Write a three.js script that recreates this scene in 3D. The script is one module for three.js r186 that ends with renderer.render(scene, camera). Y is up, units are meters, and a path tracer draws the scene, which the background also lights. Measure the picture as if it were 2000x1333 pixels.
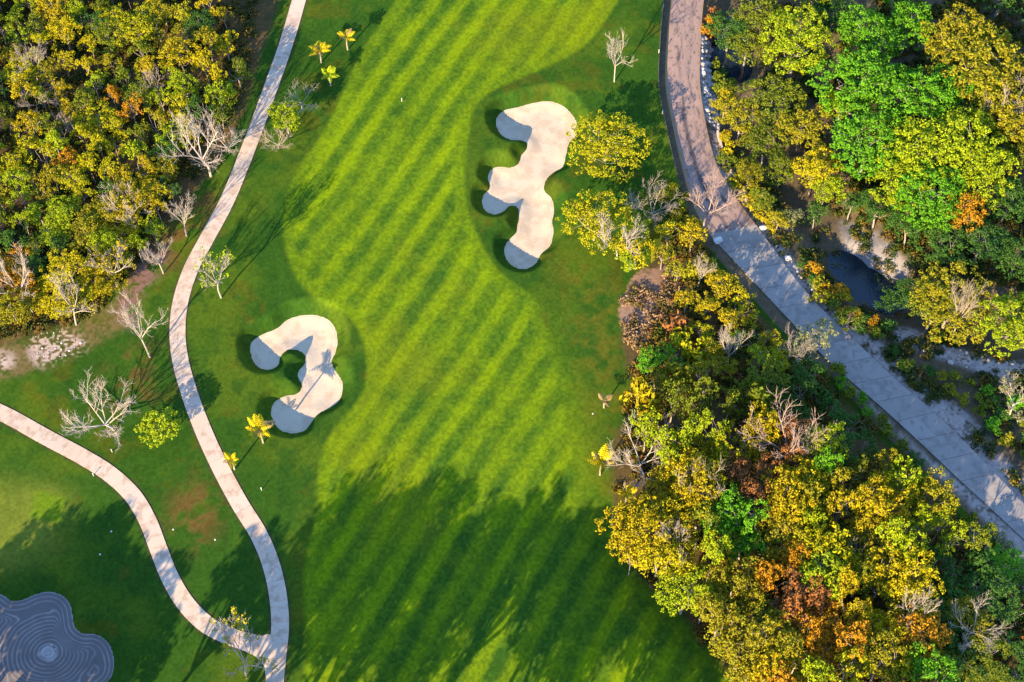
import * as THREE from 'three';
import { mergeGeometries } from 'three/addons/utils/BufferGeometryUtils.js';

// ---------------------------------------------------------------- camera, sky, sun
const F = 3200, CX = 1000, CY = 666.5, TILT = 0.555, DIST = 256;      // focal length in photo pixels, tilt from straight down
const scene = new THREE.Scene();
const camera = new THREE.PerspectiveCamera(2 * Math.atan(CY / F) * 180 / Math.PI, 1024 / 682, 1, 3000);
const CT = Math.cos(TILT), ST = Math.sin(TILT);
camera.position.set(0, DIST * CT, DIST * ST);
camera.lookAt(0, 0, 0);
const SUN_AZ = 30 * Math.PI / 180, SUN_EL = 22.5 * Math.PI / 180;      // shadows fall towards +x, -z
const sunDir = new THREE.Vector3(-Math.sin(SUN_AZ) * Math.cos(SUN_EL), Math.sin(SUN_EL), Math.cos(SUN_AZ) * Math.cos(SUN_EL));
const renderer = new THREE.WebGLRenderer({ antialias: true });
renderer.toneMapping = THREE.LinearToneMapping;
renderer.toneMappingExposure = 2.65;
renderer.shadowMap.enabled = true;
const sun = new THREE.DirectionalLight(new THREE.Color().setRGB(1.0, 0.775, 0.455), 5);
sun.position.copy(sunDir).multiplyScalar(400);
sun.castShadow = true; sun.shadow.mapSize.set(4096, 4096);
Object.assign(sun.shadow.camera, { left: -160, right: 160, top: 160, bottom: -160, near: 10, far: 900 });
scene.add(sun);
{ // clear blue sky, paler towards the horizon
  const w = 64, h = 32, d = new Float32Array(w * h * 4);
  for (let j = 0; j < h; j++) for (let i = 0; i < w; i++) {
    const el = Math.max(0, Math.sin(((j + .5) / h - .5) * Math.PI)), k = Math.pow(1 - el, 3), o = (j * w + i) * 4;
    d[o] = .12 + .32 * k; d[o + 1] = .25 + .31 * k; d[o + 2] = .53 + .20 * k; d[o + 3] = 1;
  }
  const t = new THREE.DataTexture(d, w, h, THREE.RGBAFormat, THREE.FloatType);
  t.mapping = THREE.EquirectangularReflectionMapping; t.magFilter = t.minFilter = THREE.LinearFilter; t.needsUpdate = true;
  scene.background = t; scene.environment = t;
}

// ---------------------------------------------------------------- helpers
function at(px, py, h = 0) {                                          // photo pixel -> point on the level y = h
  const u = (px - CX) / F, v = (py - CY) / F;
  const dy = -CT - ST * v, dz = -ST + CT * v, t = (h - DIST * CT) / dy;
  return [u * t, DIST * ST + dz * t];
}
function rnd(seed) { let a = seed >>> 0; return () => { a = (a + 0x6D2B79F5) | 0; let t = Math.imul(a ^ (a >>> 15), 1 | a); t = (t + Math.imul(t ^ (t >>> 7), 61 | t)) ^ t; return ((t ^ (t >>> 14)) >>> 0) / 4294967296; }; }
const hash2 = (i, j) => { let h = Math.imul(i, 374761393) + Math.imul(j, 668265263); h = Math.imul(h ^ (h >>> 13), 1274126177); return ((h ^ (h >>> 16)) >>> 0) / 4294967296; };
function vn(x, y) { const i = Math.floor(x), j = Math.floor(y); let a = x - i, b = y - j; a = a * a * (3 - 2 * a); b = b * b * (3 - 2 * b); const p = hash2(i, j), q = hash2(i + 1, j), r = hash2(i, j + 1), s = hash2(i + 1, j + 1); return p + (q - p) * a + (r - p) * b + (p - q - r + s) * a * b; }
const fbm = (x, y) => .5 * vn(x, y) + .28 * vn(x * 2.1 + 7, y * 2.1 + 3) + .15 * vn(x * 4.3 + 1, y * 4.3 + 9) + .07 * vn(x * 8.7, y * 8.7 + 5);
const ss = (a, b, x) => { x = Math.min(1, Math.max(0, (x - a) / (b - a))); return x * x * (3 - 2 * x); };
const mix = (a, b, t) => a + (b - a) * t;
function spline(pts, closed, n) {                                    // Catmull-Rom through 2-D points
  const c = new THREE.CatmullRomCurve3(pts.map(p => new THREE.Vector3(p[0], 0, p[1])), closed, 'centripetal');
  const o = c.getSpacedPoints(n).map(p => [p.x, p.z]); if (closed) o.pop(); return o;
}
const world = (pts, h = 0) => pts.map(p => at(p[0], p[1], h));
function inside(poly, x, y) { let c = false; for (let i = 0, j = poly.length - 1; i < poly.length; j = i++) { const a = poly[i], b = poly[j]; if ((a[1] > y) !== (b[1] > y) && x < (b[0] - a[0]) * (y - a[1]) / (b[1] - a[1]) + a[0]) c = !c; } return c; }
function segDist(poly, x, y, closed) { let m = 1e9; const n = poly.length; for (let i = 0; i < (closed ? n : n - 1); i++) { const a = poly[i], b = poly[(i + 1) % n]; const dx = b[0] - a[0], dy = b[1] - a[1]; let t = ((x - a[0]) * dx + (y - a[1]) * dy) / (dx * dx + dy * dy + 1e-9); t = t < 0 ? 0 : t > 1 ? 1 : t; const ex = a[0] + dx * t - x, ey = a[1] + dy * t - y, d = ex * ex + ey * ey; if (d < m) m = d; } return Math.sqrt(m); }
function offsetLine(c, hw) { return c.map((p, i) => { const a = c[Math.max(0, i - 1)], b = c[Math.min(c.length - 1, i + 1)], dx = b[0] - a[0], dz = b[1] - a[1], l = Math.hypot(dx, dz); return [p[0] + dz / l * -hw, p[1] + dx / l * hw]; }); }
class Field {                                                        // a function sampled on a grid, read back bilinearly
  constructor(x0, z0, x1, z1, st, f) { this.x0 = x0; this.z0 = z0; this.st = st; this.nx = Math.ceil((x1 - x0) / st) + 1; this.nz = Math.ceil((z1 - z0) / st) + 1; this.d = new Float32Array(this.nx * this.nz); for (let j = 0; j < this.nz; j++) for (let i = 0; i < this.nx; i++) this.d[j * this.nx + i] = f(x0 + i * st, z0 + j * st); }
  has(x, z) { const u = (x - this.x0) / this.st, v = (z - this.z0) / this.st; return u >= 0 && v >= 0 && u < this.nx - 1 && v < this.nz - 1; }
  at(x, z) { let u = (x - this.x0) / this.st, v = (z - this.z0) / this.st; u = Math.min(this.nx - 1.001, Math.max(0, u)); v = Math.min(this.nz - 1.001, Math.max(0, v)); const i = u | 0, j = v | 0, a = u - i, b = v - j, o = j * this.nx + i, d = this.d; return (d[o] * (1 - a) + d[o + 1] * a) * (1 - b) + (d[o + this.nx] * (1 - a) + d[o + this.nx + 1] * a) * b; }
}
const used = {};
const numbered = n => { const k = used[n] = (used[n] ?? -1) + 1; return k ? n + '_' + String(k).padStart(3, '0') : n; };
function mesh(name, geo, mat, parent) { const m = new THREE.Mesh(geo, mat); m.name = parent ? name : numbered(name); m.castShadow = m.receiveShadow = true; (parent || scene).add(m); return m; }
function struct(name, geo, mat) { const m = mesh(name, geo, mat); m.userData.kind = 'structure'; return m; }
function thing(name, label, category, group, x = 0, y = 0, z = 0, turn = 0) { const g = new THREE.Group(); g.name = numbered(name); g.position.set(x, y, z); g.rotation.y = turn; g.userData = { label, category }; if (group) g.userData.group = group; scene.add(g); return g; }
const lin = (r, g, b) => new THREE.Color().setRGB(r, g, b);
const mat = (c, rough = .9, extra = {}) => new THREE.MeshStandardMaterial({ color: lin(...c), roughness: rough, ...extra });
function dataTex(w, h, f, srgb = true, wrap = true) {                // f(i, j) -> linear [r, g, b]
  const d = new Uint8Array(w * h * 4), e = v => { v = Math.min(1, Math.max(0, v)); return srgb ? 255 * (v <= .0031308 ? 12.92 * v : 1.055 * Math.pow(v, 1 / 2.4) - .055) : 255 * v; };
  for (let j = 0; j < h; j++) for (let i = 0; i < w; i++) { const c = f(i, j), o = (j * w + i) * 4; d[o] = e(c[0]) + .5; d[o + 1] = e(c[1]) + .5; d[o + 2] = e(c[2]) + .5; d[o + 3] = 255; }
  const t = new THREE.DataTexture(d, w, h, THREE.RGBAFormat); t.magFilter = THREE.LinearFilter; t.minFilter = THREE.LinearMipmapLinearFilter; t.generateMipmaps = true;
  if (wrap) t.wrapS = t.wrapT = THREE.RepeatWrapping; if (srgb) t.colorSpace = THREE.SRGBColorSpace; t.needsUpdate = true; return t;
}
// a sheet that fills a polygon, cut along a grid, with heights from hf
function clipHalf(p, ax, v, sgn) { const o = []; for (let i = 0; i < p.length; i++) { const a = p[i], b = p[(i + 1) % p.length], da = sgn * (a[ax] - v), db = sgn * (b[ax] - v); if (da >= 0) o.push(a); if ((da > 0 && db < 0) || (da < 0 && db > 0)) { const t = da / (da - db); o.push([a[0] + (b[0] - a[0]) * t, a[1] + (b[1] - a[1]) * t]); } } return o; }
function sheet(poly, cell, hf, uvf) {
  const pos = [], uv = [], idx = [], map = new Map();
  const V = (x, z) => { const k = Math.round(x * 500) * 1048576 + Math.round(z * 500); let i = map.get(k); if (i === undefined) { i = pos.length / 3; map.set(k, i); pos.push(x, hf(x, z), z); const t = uvf(x, z); uv.push(t[0], t[1]); } return i; };
  let x0 = 1e9, x1 = -1e9, z0 = 1e9, z1 = -1e9; for (const p of poly) { x0 = Math.min(x0, p[0]); x1 = Math.max(x1, p[0]); z0 = Math.min(z0, p[1]); z1 = Math.max(z1, p[1]); }
  const i0 = Math.floor(x0 / cell), i1 = Math.ceil(x1 / cell), j0 = Math.floor(z0 / cell), j1 = Math.ceil(z1 / cell);
  for (let j = j0; j < j1; j++) {
    const row = clipHalf(clipHalf(poly, 1, j * cell, 1), 1, (j + 1) * cell, -1); if (row.length < 3) continue;
    for (let i = i0; i < i1; i++) {
      const c = clipHalf(clipHalf(row, 0, i * cell, 1), 0, (i + 1) * cell, -1); if (c.length < 3) continue;
      let ar = 0; for (let k = 0; k < c.length; k++) { const a = c[k], b = c[(k + 1) % c.length]; ar += a[0] * b[1] - b[0] * a[1]; } ar = Math.abs(ar / 2);
      if (ar < 1e-6) continue;
      if (ar > cell * cell * .9999) { const a = V(i * cell, j * cell), b = V((i + 1) * cell, j * cell), e = V((i + 1) * cell, (j + 1) * cell), f = V(i * cell, (j + 1) * cell); idx.push(a, f, b, b, f, e); continue; }
      const pts = []; for (const p of c) { const l = pts[pts.length - 1]; if (!l || Math.hypot(l.x - p[0], l.y - p[1]) > 1e-5) pts.push(new THREE.Vector2(p[0], p[1])); }
      if (pts.length > 2 && pts[0].distanceTo(pts[pts.length - 1]) < 1e-5) pts.pop(); if (pts.length < 3) continue;
      for (const t of THREE.ShapeUtils.triangulateShape(pts, [])) { const q = t.map(k => pts[k]); const cr = (q[1].x - q[0].x) * (q[2].y - q[0].y) - (q[1].y - q[0].y) * (q[2].x - q[0].x); if (Math.abs(cr) < 1e-7) continue; const v = q.map(p => V(p.x, p.y)); if (cr > 0) idx.push(v[0], v[2], v[1]); else idx.push(v[0], v[1], v[2]); }
    }
  }
  const g = new THREE.BufferGeometry(); g.setAttribute('position', new THREE.Float32BufferAttribute(pos, 3)); g.setAttribute('uv', new THREE.Float32BufferAttribute(uv, 2)); g.setIndex(idx); g.computeVertexNormals(); return g;
}

// ---------------------------------------------------------------- plan of the place (outlines read off the photo, laid on the ground)
const X0 = -104, X1 = 104, Z0 = -84, Z1 = 72;
const sandA = spline(world([[968, 232], [982, 214], [1010, 207], [1040, 199], [1072, 195], [1098, 203], [1117, 220], [1129, 243], [1127, 262], [1113, 278], [1107, 300], [1100, 325], [1082, 336], [1068, 350], [1064, 370], [1078, 385], [1084, 408], [1080, 430], [1082, 455], [1075, 480], [1058, 495], [1048, 513], [1026, 525], [1003, 520], [987, 503], [985, 480], [995, 464], [1007, 452], [1010, 436], [1013, 416], [1008, 402], [996, 401], [984, 412], [966, 418], [948, 411], [940, 393], [945, 376], [955, 366], [952, 346], [957, 330], [972, 323], [996, 325], [1011, 318], [1017, 301], [1028, 288], [1028, 277], [1014, 273], [994, 271], [975, 258]], -1.9), true, 260);
const sandB = spline(world([[487, 676], [493, 662], [513, 650], [538, 640], [560, 622], [585, 614], [612, 613], [640, 622], [656, 642], [660, 668], [655, 690], [648, 705], [655, 722], [668, 742], [670, 762], [662, 783], [645, 796], [622, 808], [609, 824], [596, 840], [574, 846], [549, 841], [532, 822], [528, 800], [535, 783], [553, 772], [580, 766], [588, 752], [580, 735], [582, 722], [594, 708], [594, 693], [582, 684], [562, 683], [549, 695], [544, 712], [530, 721], [510, 720], [494, 706]], -1.9), true, 220);
const sandC = spline(world([[-60, 1180], [-20, 1165], [5, 1163], [22, 1174], [45, 1172], [70, 1161], [98, 1157], [122, 1164], [138, 1182], [143, 1205], [147, 1226], [162, 1238], [188, 1240], [210, 1254], [222, 1280], [224, 1308], [212, 1334], [170, 1358], [90, 1365], [0, 1362], [-60, 1350], [-90, 1260]], -1.1), true, 160);
const bunkers = [[sandA, 2.5, 1.9], [sandB, 2.5, 1.9], [sandC, 1.2, 2.2]].map(([p, depth, w]) => {
  let a = 1e9, b = -1e9, c = 1e9, d = -1e9; for (const q of p) { a = Math.min(a, q[0]); b = Math.max(b, q[0]); c = Math.min(c, q[1]); d = Math.max(d, q[1]); }
  return { p, depth, w, f: new Field(a - 5, c - 5, b + 5, d + 5, .2, (x, z) => segDist(p, x, z, true) * (inside(p, x, z) ? -1 : 1)) };
});
const RH = -1.4, VL = RH - .25;                                                      // road level
const roadL = spline(world([[1345, -220], [1318, -100], [1310, 0], [1302, 83], [1300, 166], [1315, 250], [1333, 330], [1352, 395], [1382, 452], [1428, 503], [1500, 580], [1545, 628], [1630, 716], [1725, 798], [1813, 879], [1875, 938], [1950, 1007], [2080, 1130], [2250, 1300]], RH), false, 240);
const roadR = spline(world([[1415, -220], [1390, -100], [1375, 0], [1369, 83], [1368, 166], [1381, 250], [1402, 325], [1436, 383], [1470, 430], [1505, 478], [1562, 555], [1620, 618], [1675, 670], [1750, 741], [1825, 806], [1900, 879], [2000, 984], [2130, 1115], [2300, 1290]], RH), false, 240);
const roadPoly = [...roadL, ...roadR.slice().reverse()];
const edge = spline([...world([[1335, -300], [1308, -100], [1297, 0], [1290, 83], [1288, 166], [1302, 245], [1319, 320], [1333, 370], [1350, 420], [1374, 466]], 0), ...world([[1428, 532], [1530, 646], [1610, 720], [1680, 795], [1750, 868], [1850, 960], [1950, 1062], [2100, 1215], [2300, 1420]], RH)], false, 260);
const wallEnd = at(1374, 466, 0)[1];
const stepF = z => 1 - ss(wallEnd - 3, wallEnd + 7, z);               // 1 where a wall holds the course above the road
const creek = spline(world([[1520, -260], [1470, -80], [1440, 40], [1424, 130], [1445, 230], [1505, 315], [1575, 385], [1640, 470], [1695, 555], [1780, 610], [1900, 640], [2080, 690], [2300, 740]], -4.6), false, 160);
const edgeF = new Field(-30, Z0 - 20, X1 + 30, Z1 + 20, 1, (x, z) => segDist(edge, x, z));
const roadF = new Field(10, Z0 - 20, X1 + 30, Z1 + 20, .5, (x, z) => segDist(roadPoly, x, z, true) * (inside(roadPoly, x, z) ? -1 : 1));
const creekF = new Field(10, Z0 - 20, X1 + 30, Z1 + 20, 1, (x, z) => segDist(creek, x, z));
const isRight = new Field(10, Z0 - 20, X1 + 30, Z1 + 20, 1, (x, z) => { let m = 1e9, s = 1; for (let i = 0; i < roadR.length - 1; i += 2) { const a = roadR[i], b = roadR[i + 1], d = (x - a[0]) ** 2 + (z - a[1]) ** 2; if (d < m) { m = d; s = ((b[0] - a[0]) * (z - a[1]) - (b[1] - a[1]) * (x - a[0])); } } return s < 0 ? 1 : 0; });
const bar = at(1705, 492, -4), pools = [[1655, 525, 4.8], [1695, 560, 5.2], [1735, 580, 4], [1432, 115, 6.5], [1425, 60, 4]].map(p => [...at(p[0], p[1], -4.5), p[2]]);
const inBunker = (x, z, pad = 0) => bunkers.some(b => b.f.has(x, z) && b.f.at(x, z) < pad);
function hW(x, z) {                                                   // course side
  let h = .5 * (vn(x * .045 + 3, z * .045) - .5) + .2 * (vn(x * .13, z * .13 + 5) - .5);
  const e = edgeF.at(x, z); if (x > -28) { h *= ss(0, 6, e); h += VL * (1 - stepF(z)) * (1 - ss(0, 11, e)); }
  for (const b of bunkers) if (b.f.has(x, z)) { const d = b.f.at(x, z), lo = -b.depth + .42; if (d > b.w) continue; const k = Math.max(0, d / b.w), t = Math.sin(k * Math.PI / 2); h = mix(lo, h, mix(k, k * k * (3 - 2 * k), .6)); if (d < 0) h -= .55 * ss(0, .5, -d); }
  return h;
}
function hSand(b, x, z) { const d = b.f.at(x, z); return -b.depth + .32 * ss(-2.6, .1, d) + .05 * (vn(x * .6, z * .6) - .5); }
function hE(x, z) {                                                   // road side
  const d = roadF.at(x, z), right = isRight.at(x, z), e = edgeF.at(x, z);
  let h = mix(mix(VL, RH - .06, stepF(z)), RH - .7, right);
  h += .35 * (vn(x * .25, z * .25) - .5) * ss(1, 5, Math.max(0, d)) * right;
  const c = creekF.at(x, z), k = 1 - ss(2.2, 8.5, c); if (right > .5 || d > 1.5) { h = mix(h, -4.35 - 1.0 * Math.max(...pools.map(p => 1 - ss(p[2] * .55, p[2], Math.hypot(x - p[0], z - p[1])))), k * ss(.2, 2.2, d)); h += 1.3 * Math.exp(-((((x - bar[0]) * .8 + (z - bar[1]) * .6) / 7) ** 2) - ((((x - bar[0]) * -.6 + (z - bar[1]) * .8) / 2.6) ** 2)); }
  return d < .3 ? Math.min(h, RH - .05) : h;
}
const eastRow = new Float32Array(500).fill(1e9); for (let k = 0; k < 500; k++) { const z = -125 + k * .5; for (let i = 0; i < edge.length - 1; i++) { const a = edge[i], b = edge[i + 1]; if ((a[1] <= z) !== (b[1] <= z)) { eastRow[k] = a[0] + (b[0] - a[0]) * (z - a[1]) / (b[1] - a[1]); break; } } }
const eastSide = (x, z) => x > eastRow[Math.min(499, Math.max(0, Math.round((z + 125) * 2)))];
const ground = (x, z) => eastSide(x, z) ? hE(x, z) : hW(x, z);

// ---------------------------------------------------------------- ground colours (one map in plan, 0.1 m to a texel)
const TW = 2048, TH = 1536;
function mask(polys, blur, h = 0, raw) {                              // filled outlines on a half-size raster, softened by blur metres
  const w = TW / 2, hh = TH / 2, m = new Float32Array(w * hh), sx = w / (X1 - X0), sz = hh / (Z1 - Z0);
  for (let pl of polys) { pl = raw ? pl : spline(world(pl, h), true, 160); const q = pl.map(p => [(p[0] - X0) * sx, (p[1] - Z0) * sz]);
    for (let j = 0; j < hh; j++) { const xs = []; for (let i = 0; i < q.length; i++) { const a = q[i], b = q[(i + 1) % q.length]; if ((a[1] > j + .5) !== (b[1] > j + .5)) xs.push(a[0] + (b[0] - a[0]) * (j + .5 - a[1]) / (b[1] - a[1])); } xs.sort((a, b) => a - b); for (let k = 0; k + 1 < xs.length; k += 2) { const a = Math.max(0, xs[k]), b = Math.min(w, xs[k + 1]); for (let i = Math.floor(a); i < b && i < w; i++) m[j * w + i] = Math.max(m[j * w + i], Math.min(1, i + 1 - a, b - i)); } } }
  const r = Math.round(blur * sx); const box = (s, ds, n, stp, rows, rstp) => { for (let y = 0; y < rows; y++) { let acc = 0; const o = y * rstp; for (let i = -r; i <= r; i++) acc += s[o + Math.min(n - 1, Math.max(0, i)) * stp]; for (let i = 0; i < n; i++) { ds[o + i * stp] = acc / (2 * r + 1); acc += s[o + Math.min(n - 1, i + r + 1) * stp] - s[o + Math.max(0, i - r) * stp]; } } };
  if (r > 0) { const t = new Float32Array(m.length); for (let k = 0; k < 2; k++) { box(m, t, w, 1, hh, w); box(t, m, hh, w, w, 1); } }
  return (i, j) => { const u = Math.min(w - 1.01, Math.max(0, i / 2 - .25)), v = Math.min(hh - 1.01, Math.max(0, j / 2 - .25)), a = u | 0, b = v | 0, fx = u - a, fy = v - b, o = b * w + a; return (m[o] * (1 - fx) + m[o + 1] * fx) * (1 - fy) + (m[o + w] * (1 - fx) + m[o + w + 1] * fx) * fy; };
}
const fairwayPx = [[860, -120], [800, -40], [745, 40], [700, 108], [680, 160], [630, 262], [582, 333], [560, 383], [552, 438], [557, 483], [575, 538], [605, 575], [640, 593], [680, 615], [706, 655], [716, 705], [712, 760], [690, 795], [645, 848], [623, 910], [619, 960], [622, 1000], [610, 1040], [596, 1090], [592, 1160], [600, 1260], [600, 1480], [1500, 1480], [1440, 1330], [1335, 1215], [1245, 1115], [1192, 1030], [1155, 930], [1135, 850], [1120, 760], [1096, 690], [1062, 630], [1045, 580], [1003, 552], [972, 527], [948, 490], [925, 440], [911, 400], [907, 333], [915, 270], [930, 205], [975, 172], [1050, 140], [1140, 90], [1195, 20], [1240, -60], [1260, -130]];
const M = {
  fair: mask([fairwayPx], .25), fairIn: mask([fairwayPx], 1.6), fairSoft: mask([fairwayPx], 2.6),
  forest: mask([[[-150, -150], [540, -150], [545, 0], [505, 130], [478, 220], [430, 320], [340, 430], [290, 520], [250, 560], [215, 560], [190, 600], [120, 640], [60, 660], [-150, 700]],
    [[1235, 560], [1290, 470], [1310, 400], [1340, 420], [1410, 520], [1530, 650], [1680, 800], [1900, 1040], [2100, 1220], [2100, 1500], [1540, 1500], [1420, 1310], [1330, 1200], [1215, 1080], [1195, 950], [1200, 850], [1240, 790], [1228, 740], [1212, 640]]], .9),
  dry: mask([[[1215, 580], [1265, 520], [1320, 520], [1335, 560], [1290, 620], [1250, 670], [1222, 660]]], .8),
  leftDry: mask([[[-60, 640], [40, 636], [110, 640], [200, 600], [250, 560], [275, 520], [285, 545], [262, 600], [240, 640], [190, 672], [120, 710], [60, 728], [-60, 745]]], .5),
  leftPale: mask([[[55, 690], [66, 650], [110, 640], [150, 655], [165, 680], [120, 700], [80, 715]], [[-40, 690], [20, 690], [25, 715], [-40, 725]]], .7),
  mulch: mask([[[240, 560], [275, 515], [330, 480], [300, 545], [265, 590], [262, 640], [240, 625]]], .8),
  brownL: mask([[[215, 720], [260, 680], [330, 690], [280, 720], [300, 780], [250, 800], [190, 760]], [[330, 980], [400, 940], [430, 1010], [380, 1080], [340, 1040]], [[330, 400], [400, 350], [430, 380], [380, 460], [330, 540], [310, 530]]], 1.6),
  lowYellow: mask([[[-80, 940], [60, 950], [130, 960], [125, 1040], [85, 1090], [20, 1110], [-80, 1120]]], 2.0),
  square: mask([world([[70, 960], [128, 973], [116, 1024], [58, 1010]])], .3, 0, true),
  warmEdge: mask([[[1120, 600], [1205, 560], [1225, 700], [1235, 800], [1195, 930], [1215, 1080], [1330, 1200], [1280, 1190], [1190, 1060], [1150, 940], [1140, 800]], [[1085, 510], [1130, 480], [1160, 520], [1150, 580], [1100, 560]]], 2.2),
  gravelE: mask([[...spline(world([[1600, 690], [1680, 775], [1760, 852], [1850, 942], [1960, 1050], [2050, 1140]], RH), false, 30), ...spline(world([[2110, 1120], [1990, 1030], [1880, 940], [1800, 880], [1715, 800], [1630, 720]], RH), false, 30)],
    [...spline(world([[1405, 250], [1430, 330], [1500, 440], [1560, 520], [1640, 600], [1760, 700], [1830, 760], [1900, 815], [1960, 890], [2080, 1010]], -1.9), false, 40), ...spline(world([[2000, 1000], [1880, 860], [1760, 750], [1640, 640], [1560, 560], [1480, 450], [1400, 330], [1385, 250]], -1.9), false, 40)]], .35, 0, true),
  paleBank: mask([[[1745, 640], [1790, 632], [1850, 668], [1920, 690], [2060, 715], [2060, 765], [1960, 745], [1880, 715], [1800, 690], [1755, 668]], [[1368, 60], [1392, 70], [1396, 150], [1404, 240], [1380, 240], [1370, 160]]], .5, -2.4),
  bar: mask([[[1640, 430], [1672, 440], [1720, 470], [1760, 520], [1772, 548], [1740, 545], [1690, 520], [1655, 490]]], .35, -4),
};
const pathAPx = [[625, -140], [600, -60], [580, 10], [560, 80], [533, 160], [505, 240], [472, 325], [440, 400], [405, 465], [373, 525], [352, 590], [346, 650], [352, 705], [370, 770], [396, 840], [428, 910], [468, 985], [505, 1045], [528, 1100], [542, 1160], [547, 1220], [541, 1290], [534, 1350], [520, 1440], [500, 1520]], pathBPx = [[-120, 740], [-50, 782], [20, 816], [90, 855], [160, 893], [215, 928], [258, 968], [288, 1018], [310, 1075], [332, 1130], [362, 1180], [402, 1220], [446, 1243], [490, 1256], [527, 1262]];
M.soil = mask([pathAPx, pathBPx].map(p => { const c = spline(world(p, .05), false, 120); return [...offsetLine(c, 1.48), ...offsetLine(c, -1.42).reverse()]; }), .12, 0, true);
const eastX = []; for (let j = 0; j < TH; j++) { const z = Z0 + (j + .5) / TH * (Z1 - Z0); for (let i = 0; i < edge.length - 1; i++) { const a = edge[i], b = edge[i + 1]; if ((a[1] <= z) !== (b[1] <= z)) { eastX[j] = a[0] + (b[0] - a[0]) * (z - a[1]) / (b[1] - a[1]); break; } } }
const STA = 28 * Math.PI / 180, sc = Math.cos(STA), sn = Math.sin(STA);
const groundMap = dataTex(TW, TH, (i, j) => {
  const x = X0 + (i + .5) / TW * (X1 - X0), z = Z0 + (j + .5) / TH * (Z1 - Z0);
  const n1 = fbm(x * .11, z * .11), n2 = fbm(x * .5 + 40, z * .5), n3 = vn(x * 2.6, z * 2.6), n4 = hash2(i, j), grain = .66 + .34 * n3 + .34 * n4;
  // stuff under the trees and along the road
  let r = .030, g = .080, b = .009;                                    // rough
  const gy = ss(.42, .7, n1) * .8; r = mix(r, .068, gy); g = mix(g, .112, gy); b = mix(b, .009, gy);
  const gd = ss(.5, .7, n2) * .6; r = mix(r, .020, gd); g = mix(g, .064, gd); const gb = ss(.6, .75, fbm(x * .23 + 70, z * .23)) * .32; r = mix(r, .105, gb); g = mix(g, .082, gb);
  const we = M.warmEdge(i, j) * ss(.3, .7, n2) * .75; r = mix(r, .115, we); g = mix(g, .112, we); b = mix(b, .012, we);
  const bl = M.brownL(i, j) * ss(.35, .65, n2); r = mix(r, .12, bl); g = mix(g, .075, bl); b = mix(b, .02, bl);
  const ly = M.lowYellow(i, j) * (.5 + .6 * n2); r = mix(r, .15, ly); g = mix(g, .175, ly); b = mix(b, .022, ly);
  const sq = M.square(i, j) * .8; r = mix(r, .11, sq); g = mix(g, .19, sq); b = mix(b, .008, sq);
  const f = mix(M.fair(i, j), M.fairSoft(i, j), ss(0, 8, x) * ss(-14, 0, z));
  if (f > .002) {
    const wob = 2.2 * (vn(x * .03, z * .03) - .5) + .35 * (vn(x * .2, z * .2) - .5), s0 = (x * sc + z * sn + wob) / 2.25, s = s0 + .38 * (vn(s0 * .5 + 31, 4.2) - .5), k = Math.floor(s), fr = s - k, along = (z * sc - x * sn);
    const amp = (.25 + 1.0 * vn(k * 3.7, along * .045 + k * 9.1)) , edgeS = ss(0, .22, fr) * ss(0, .22, 1 - fr);
    let t = (k & 1) ? .5 + .42 * amp * edgeS : .5 - .36 * amp * edgeS; const fi = ss(.75, 1, M.fairIn(i, j)); t = mix(.58, t, fi); t += .75 * (n1 - .5) + .55 * (n2 - .5) + .2 * (n3 - .5);
    t = Math.min(1.1, Math.max(0, t));
    const fr_ = mix(.034, .150, t), fg = mix(.092, .228, t), fb = mix(.010, .006, t);
    r = mix(r, fr_, f); g = mix(g, fg, f); b = mix(b, fb, f);
    const yl = f * ss(.5, .75, fbm(x * .06 + 9, z * .06 + 2)) * .35; r = mix(r, .17, yl); g = mix(g, .19, yl);
  }
  const so = M.soil(i, j) * ss(.25, .55, .5 * n2 + .5 * n3); r = mix(r, .060, so); g = mix(g, .045, so); b = mix(b, .026, so);
  const fo = M.forest(i, j) * ss(.2, .5, .35 * n2 + .4 * M.forest(i, j)); r = mix(r, mix(.075, .12, n2), fo); g = mix(g, mix(.055, .075, n2), fo); b = mix(b, .028, fo);
  const east = eastX[j] !== undefined && x > eastX[j]; if (east) { r = mix(.095, .15, n2); g = mix(.075, .11, n2); b = mix(.048, .066, n2); }
  const dr = ss(.42, .8, M.dry(i, j) * .8 + .9 * (n2 - .35) * ss(0, .4, M.dry(i, j)) + .25 * (n3 - .5)); r = mix(r, .26, dr); g = mix(g, .16, dr); b = mix(b, .11, dr);
  const ld = M.leftDry(i, j) * ss(.15, .55, n2 * .8 + .1 * n3); r = mix(r, .14, ld); g = mix(g, .105, ld); b = mix(b, .04, ld);
  const lp = M.leftPale(i, j) * ss(.4, .6, .6 * n2 + .4 * n3); r = mix(r, .42, lp); g = mix(g, .32, lp); b = mix(b, .27, lp);
  const mu = M.mulch(i, j) * ss(.3, .55, n2 * .7 + .3 * n3); r = mix(r, .20, mu); g = mix(g, .11, mu); b = mix(b, .10, mu);
  const ge = Math.min(1, M.gravelE(i, j) * ss(.22, .6, .7 * n2 + .3 * n3) * 1.1); r = mix(r, .36, ge); g = mix(g, .29, ge); b = mix(b, .26, ge);
  const pb = M.paleBank(i, j) * ss(.25, .5, .6 * n2 + .4 * n3); r = mix(r, .44, pb); g = mix(g, .39, pb); b = mix(b, .37, pb);
  const ba = M.bar(i, j); r = mix(r, .25, ba); g = mix(g, .225, ba); b = mix(b, .22, ba);
  return [r * grain, g * grain, b * grain];
}, true, false);

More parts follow.
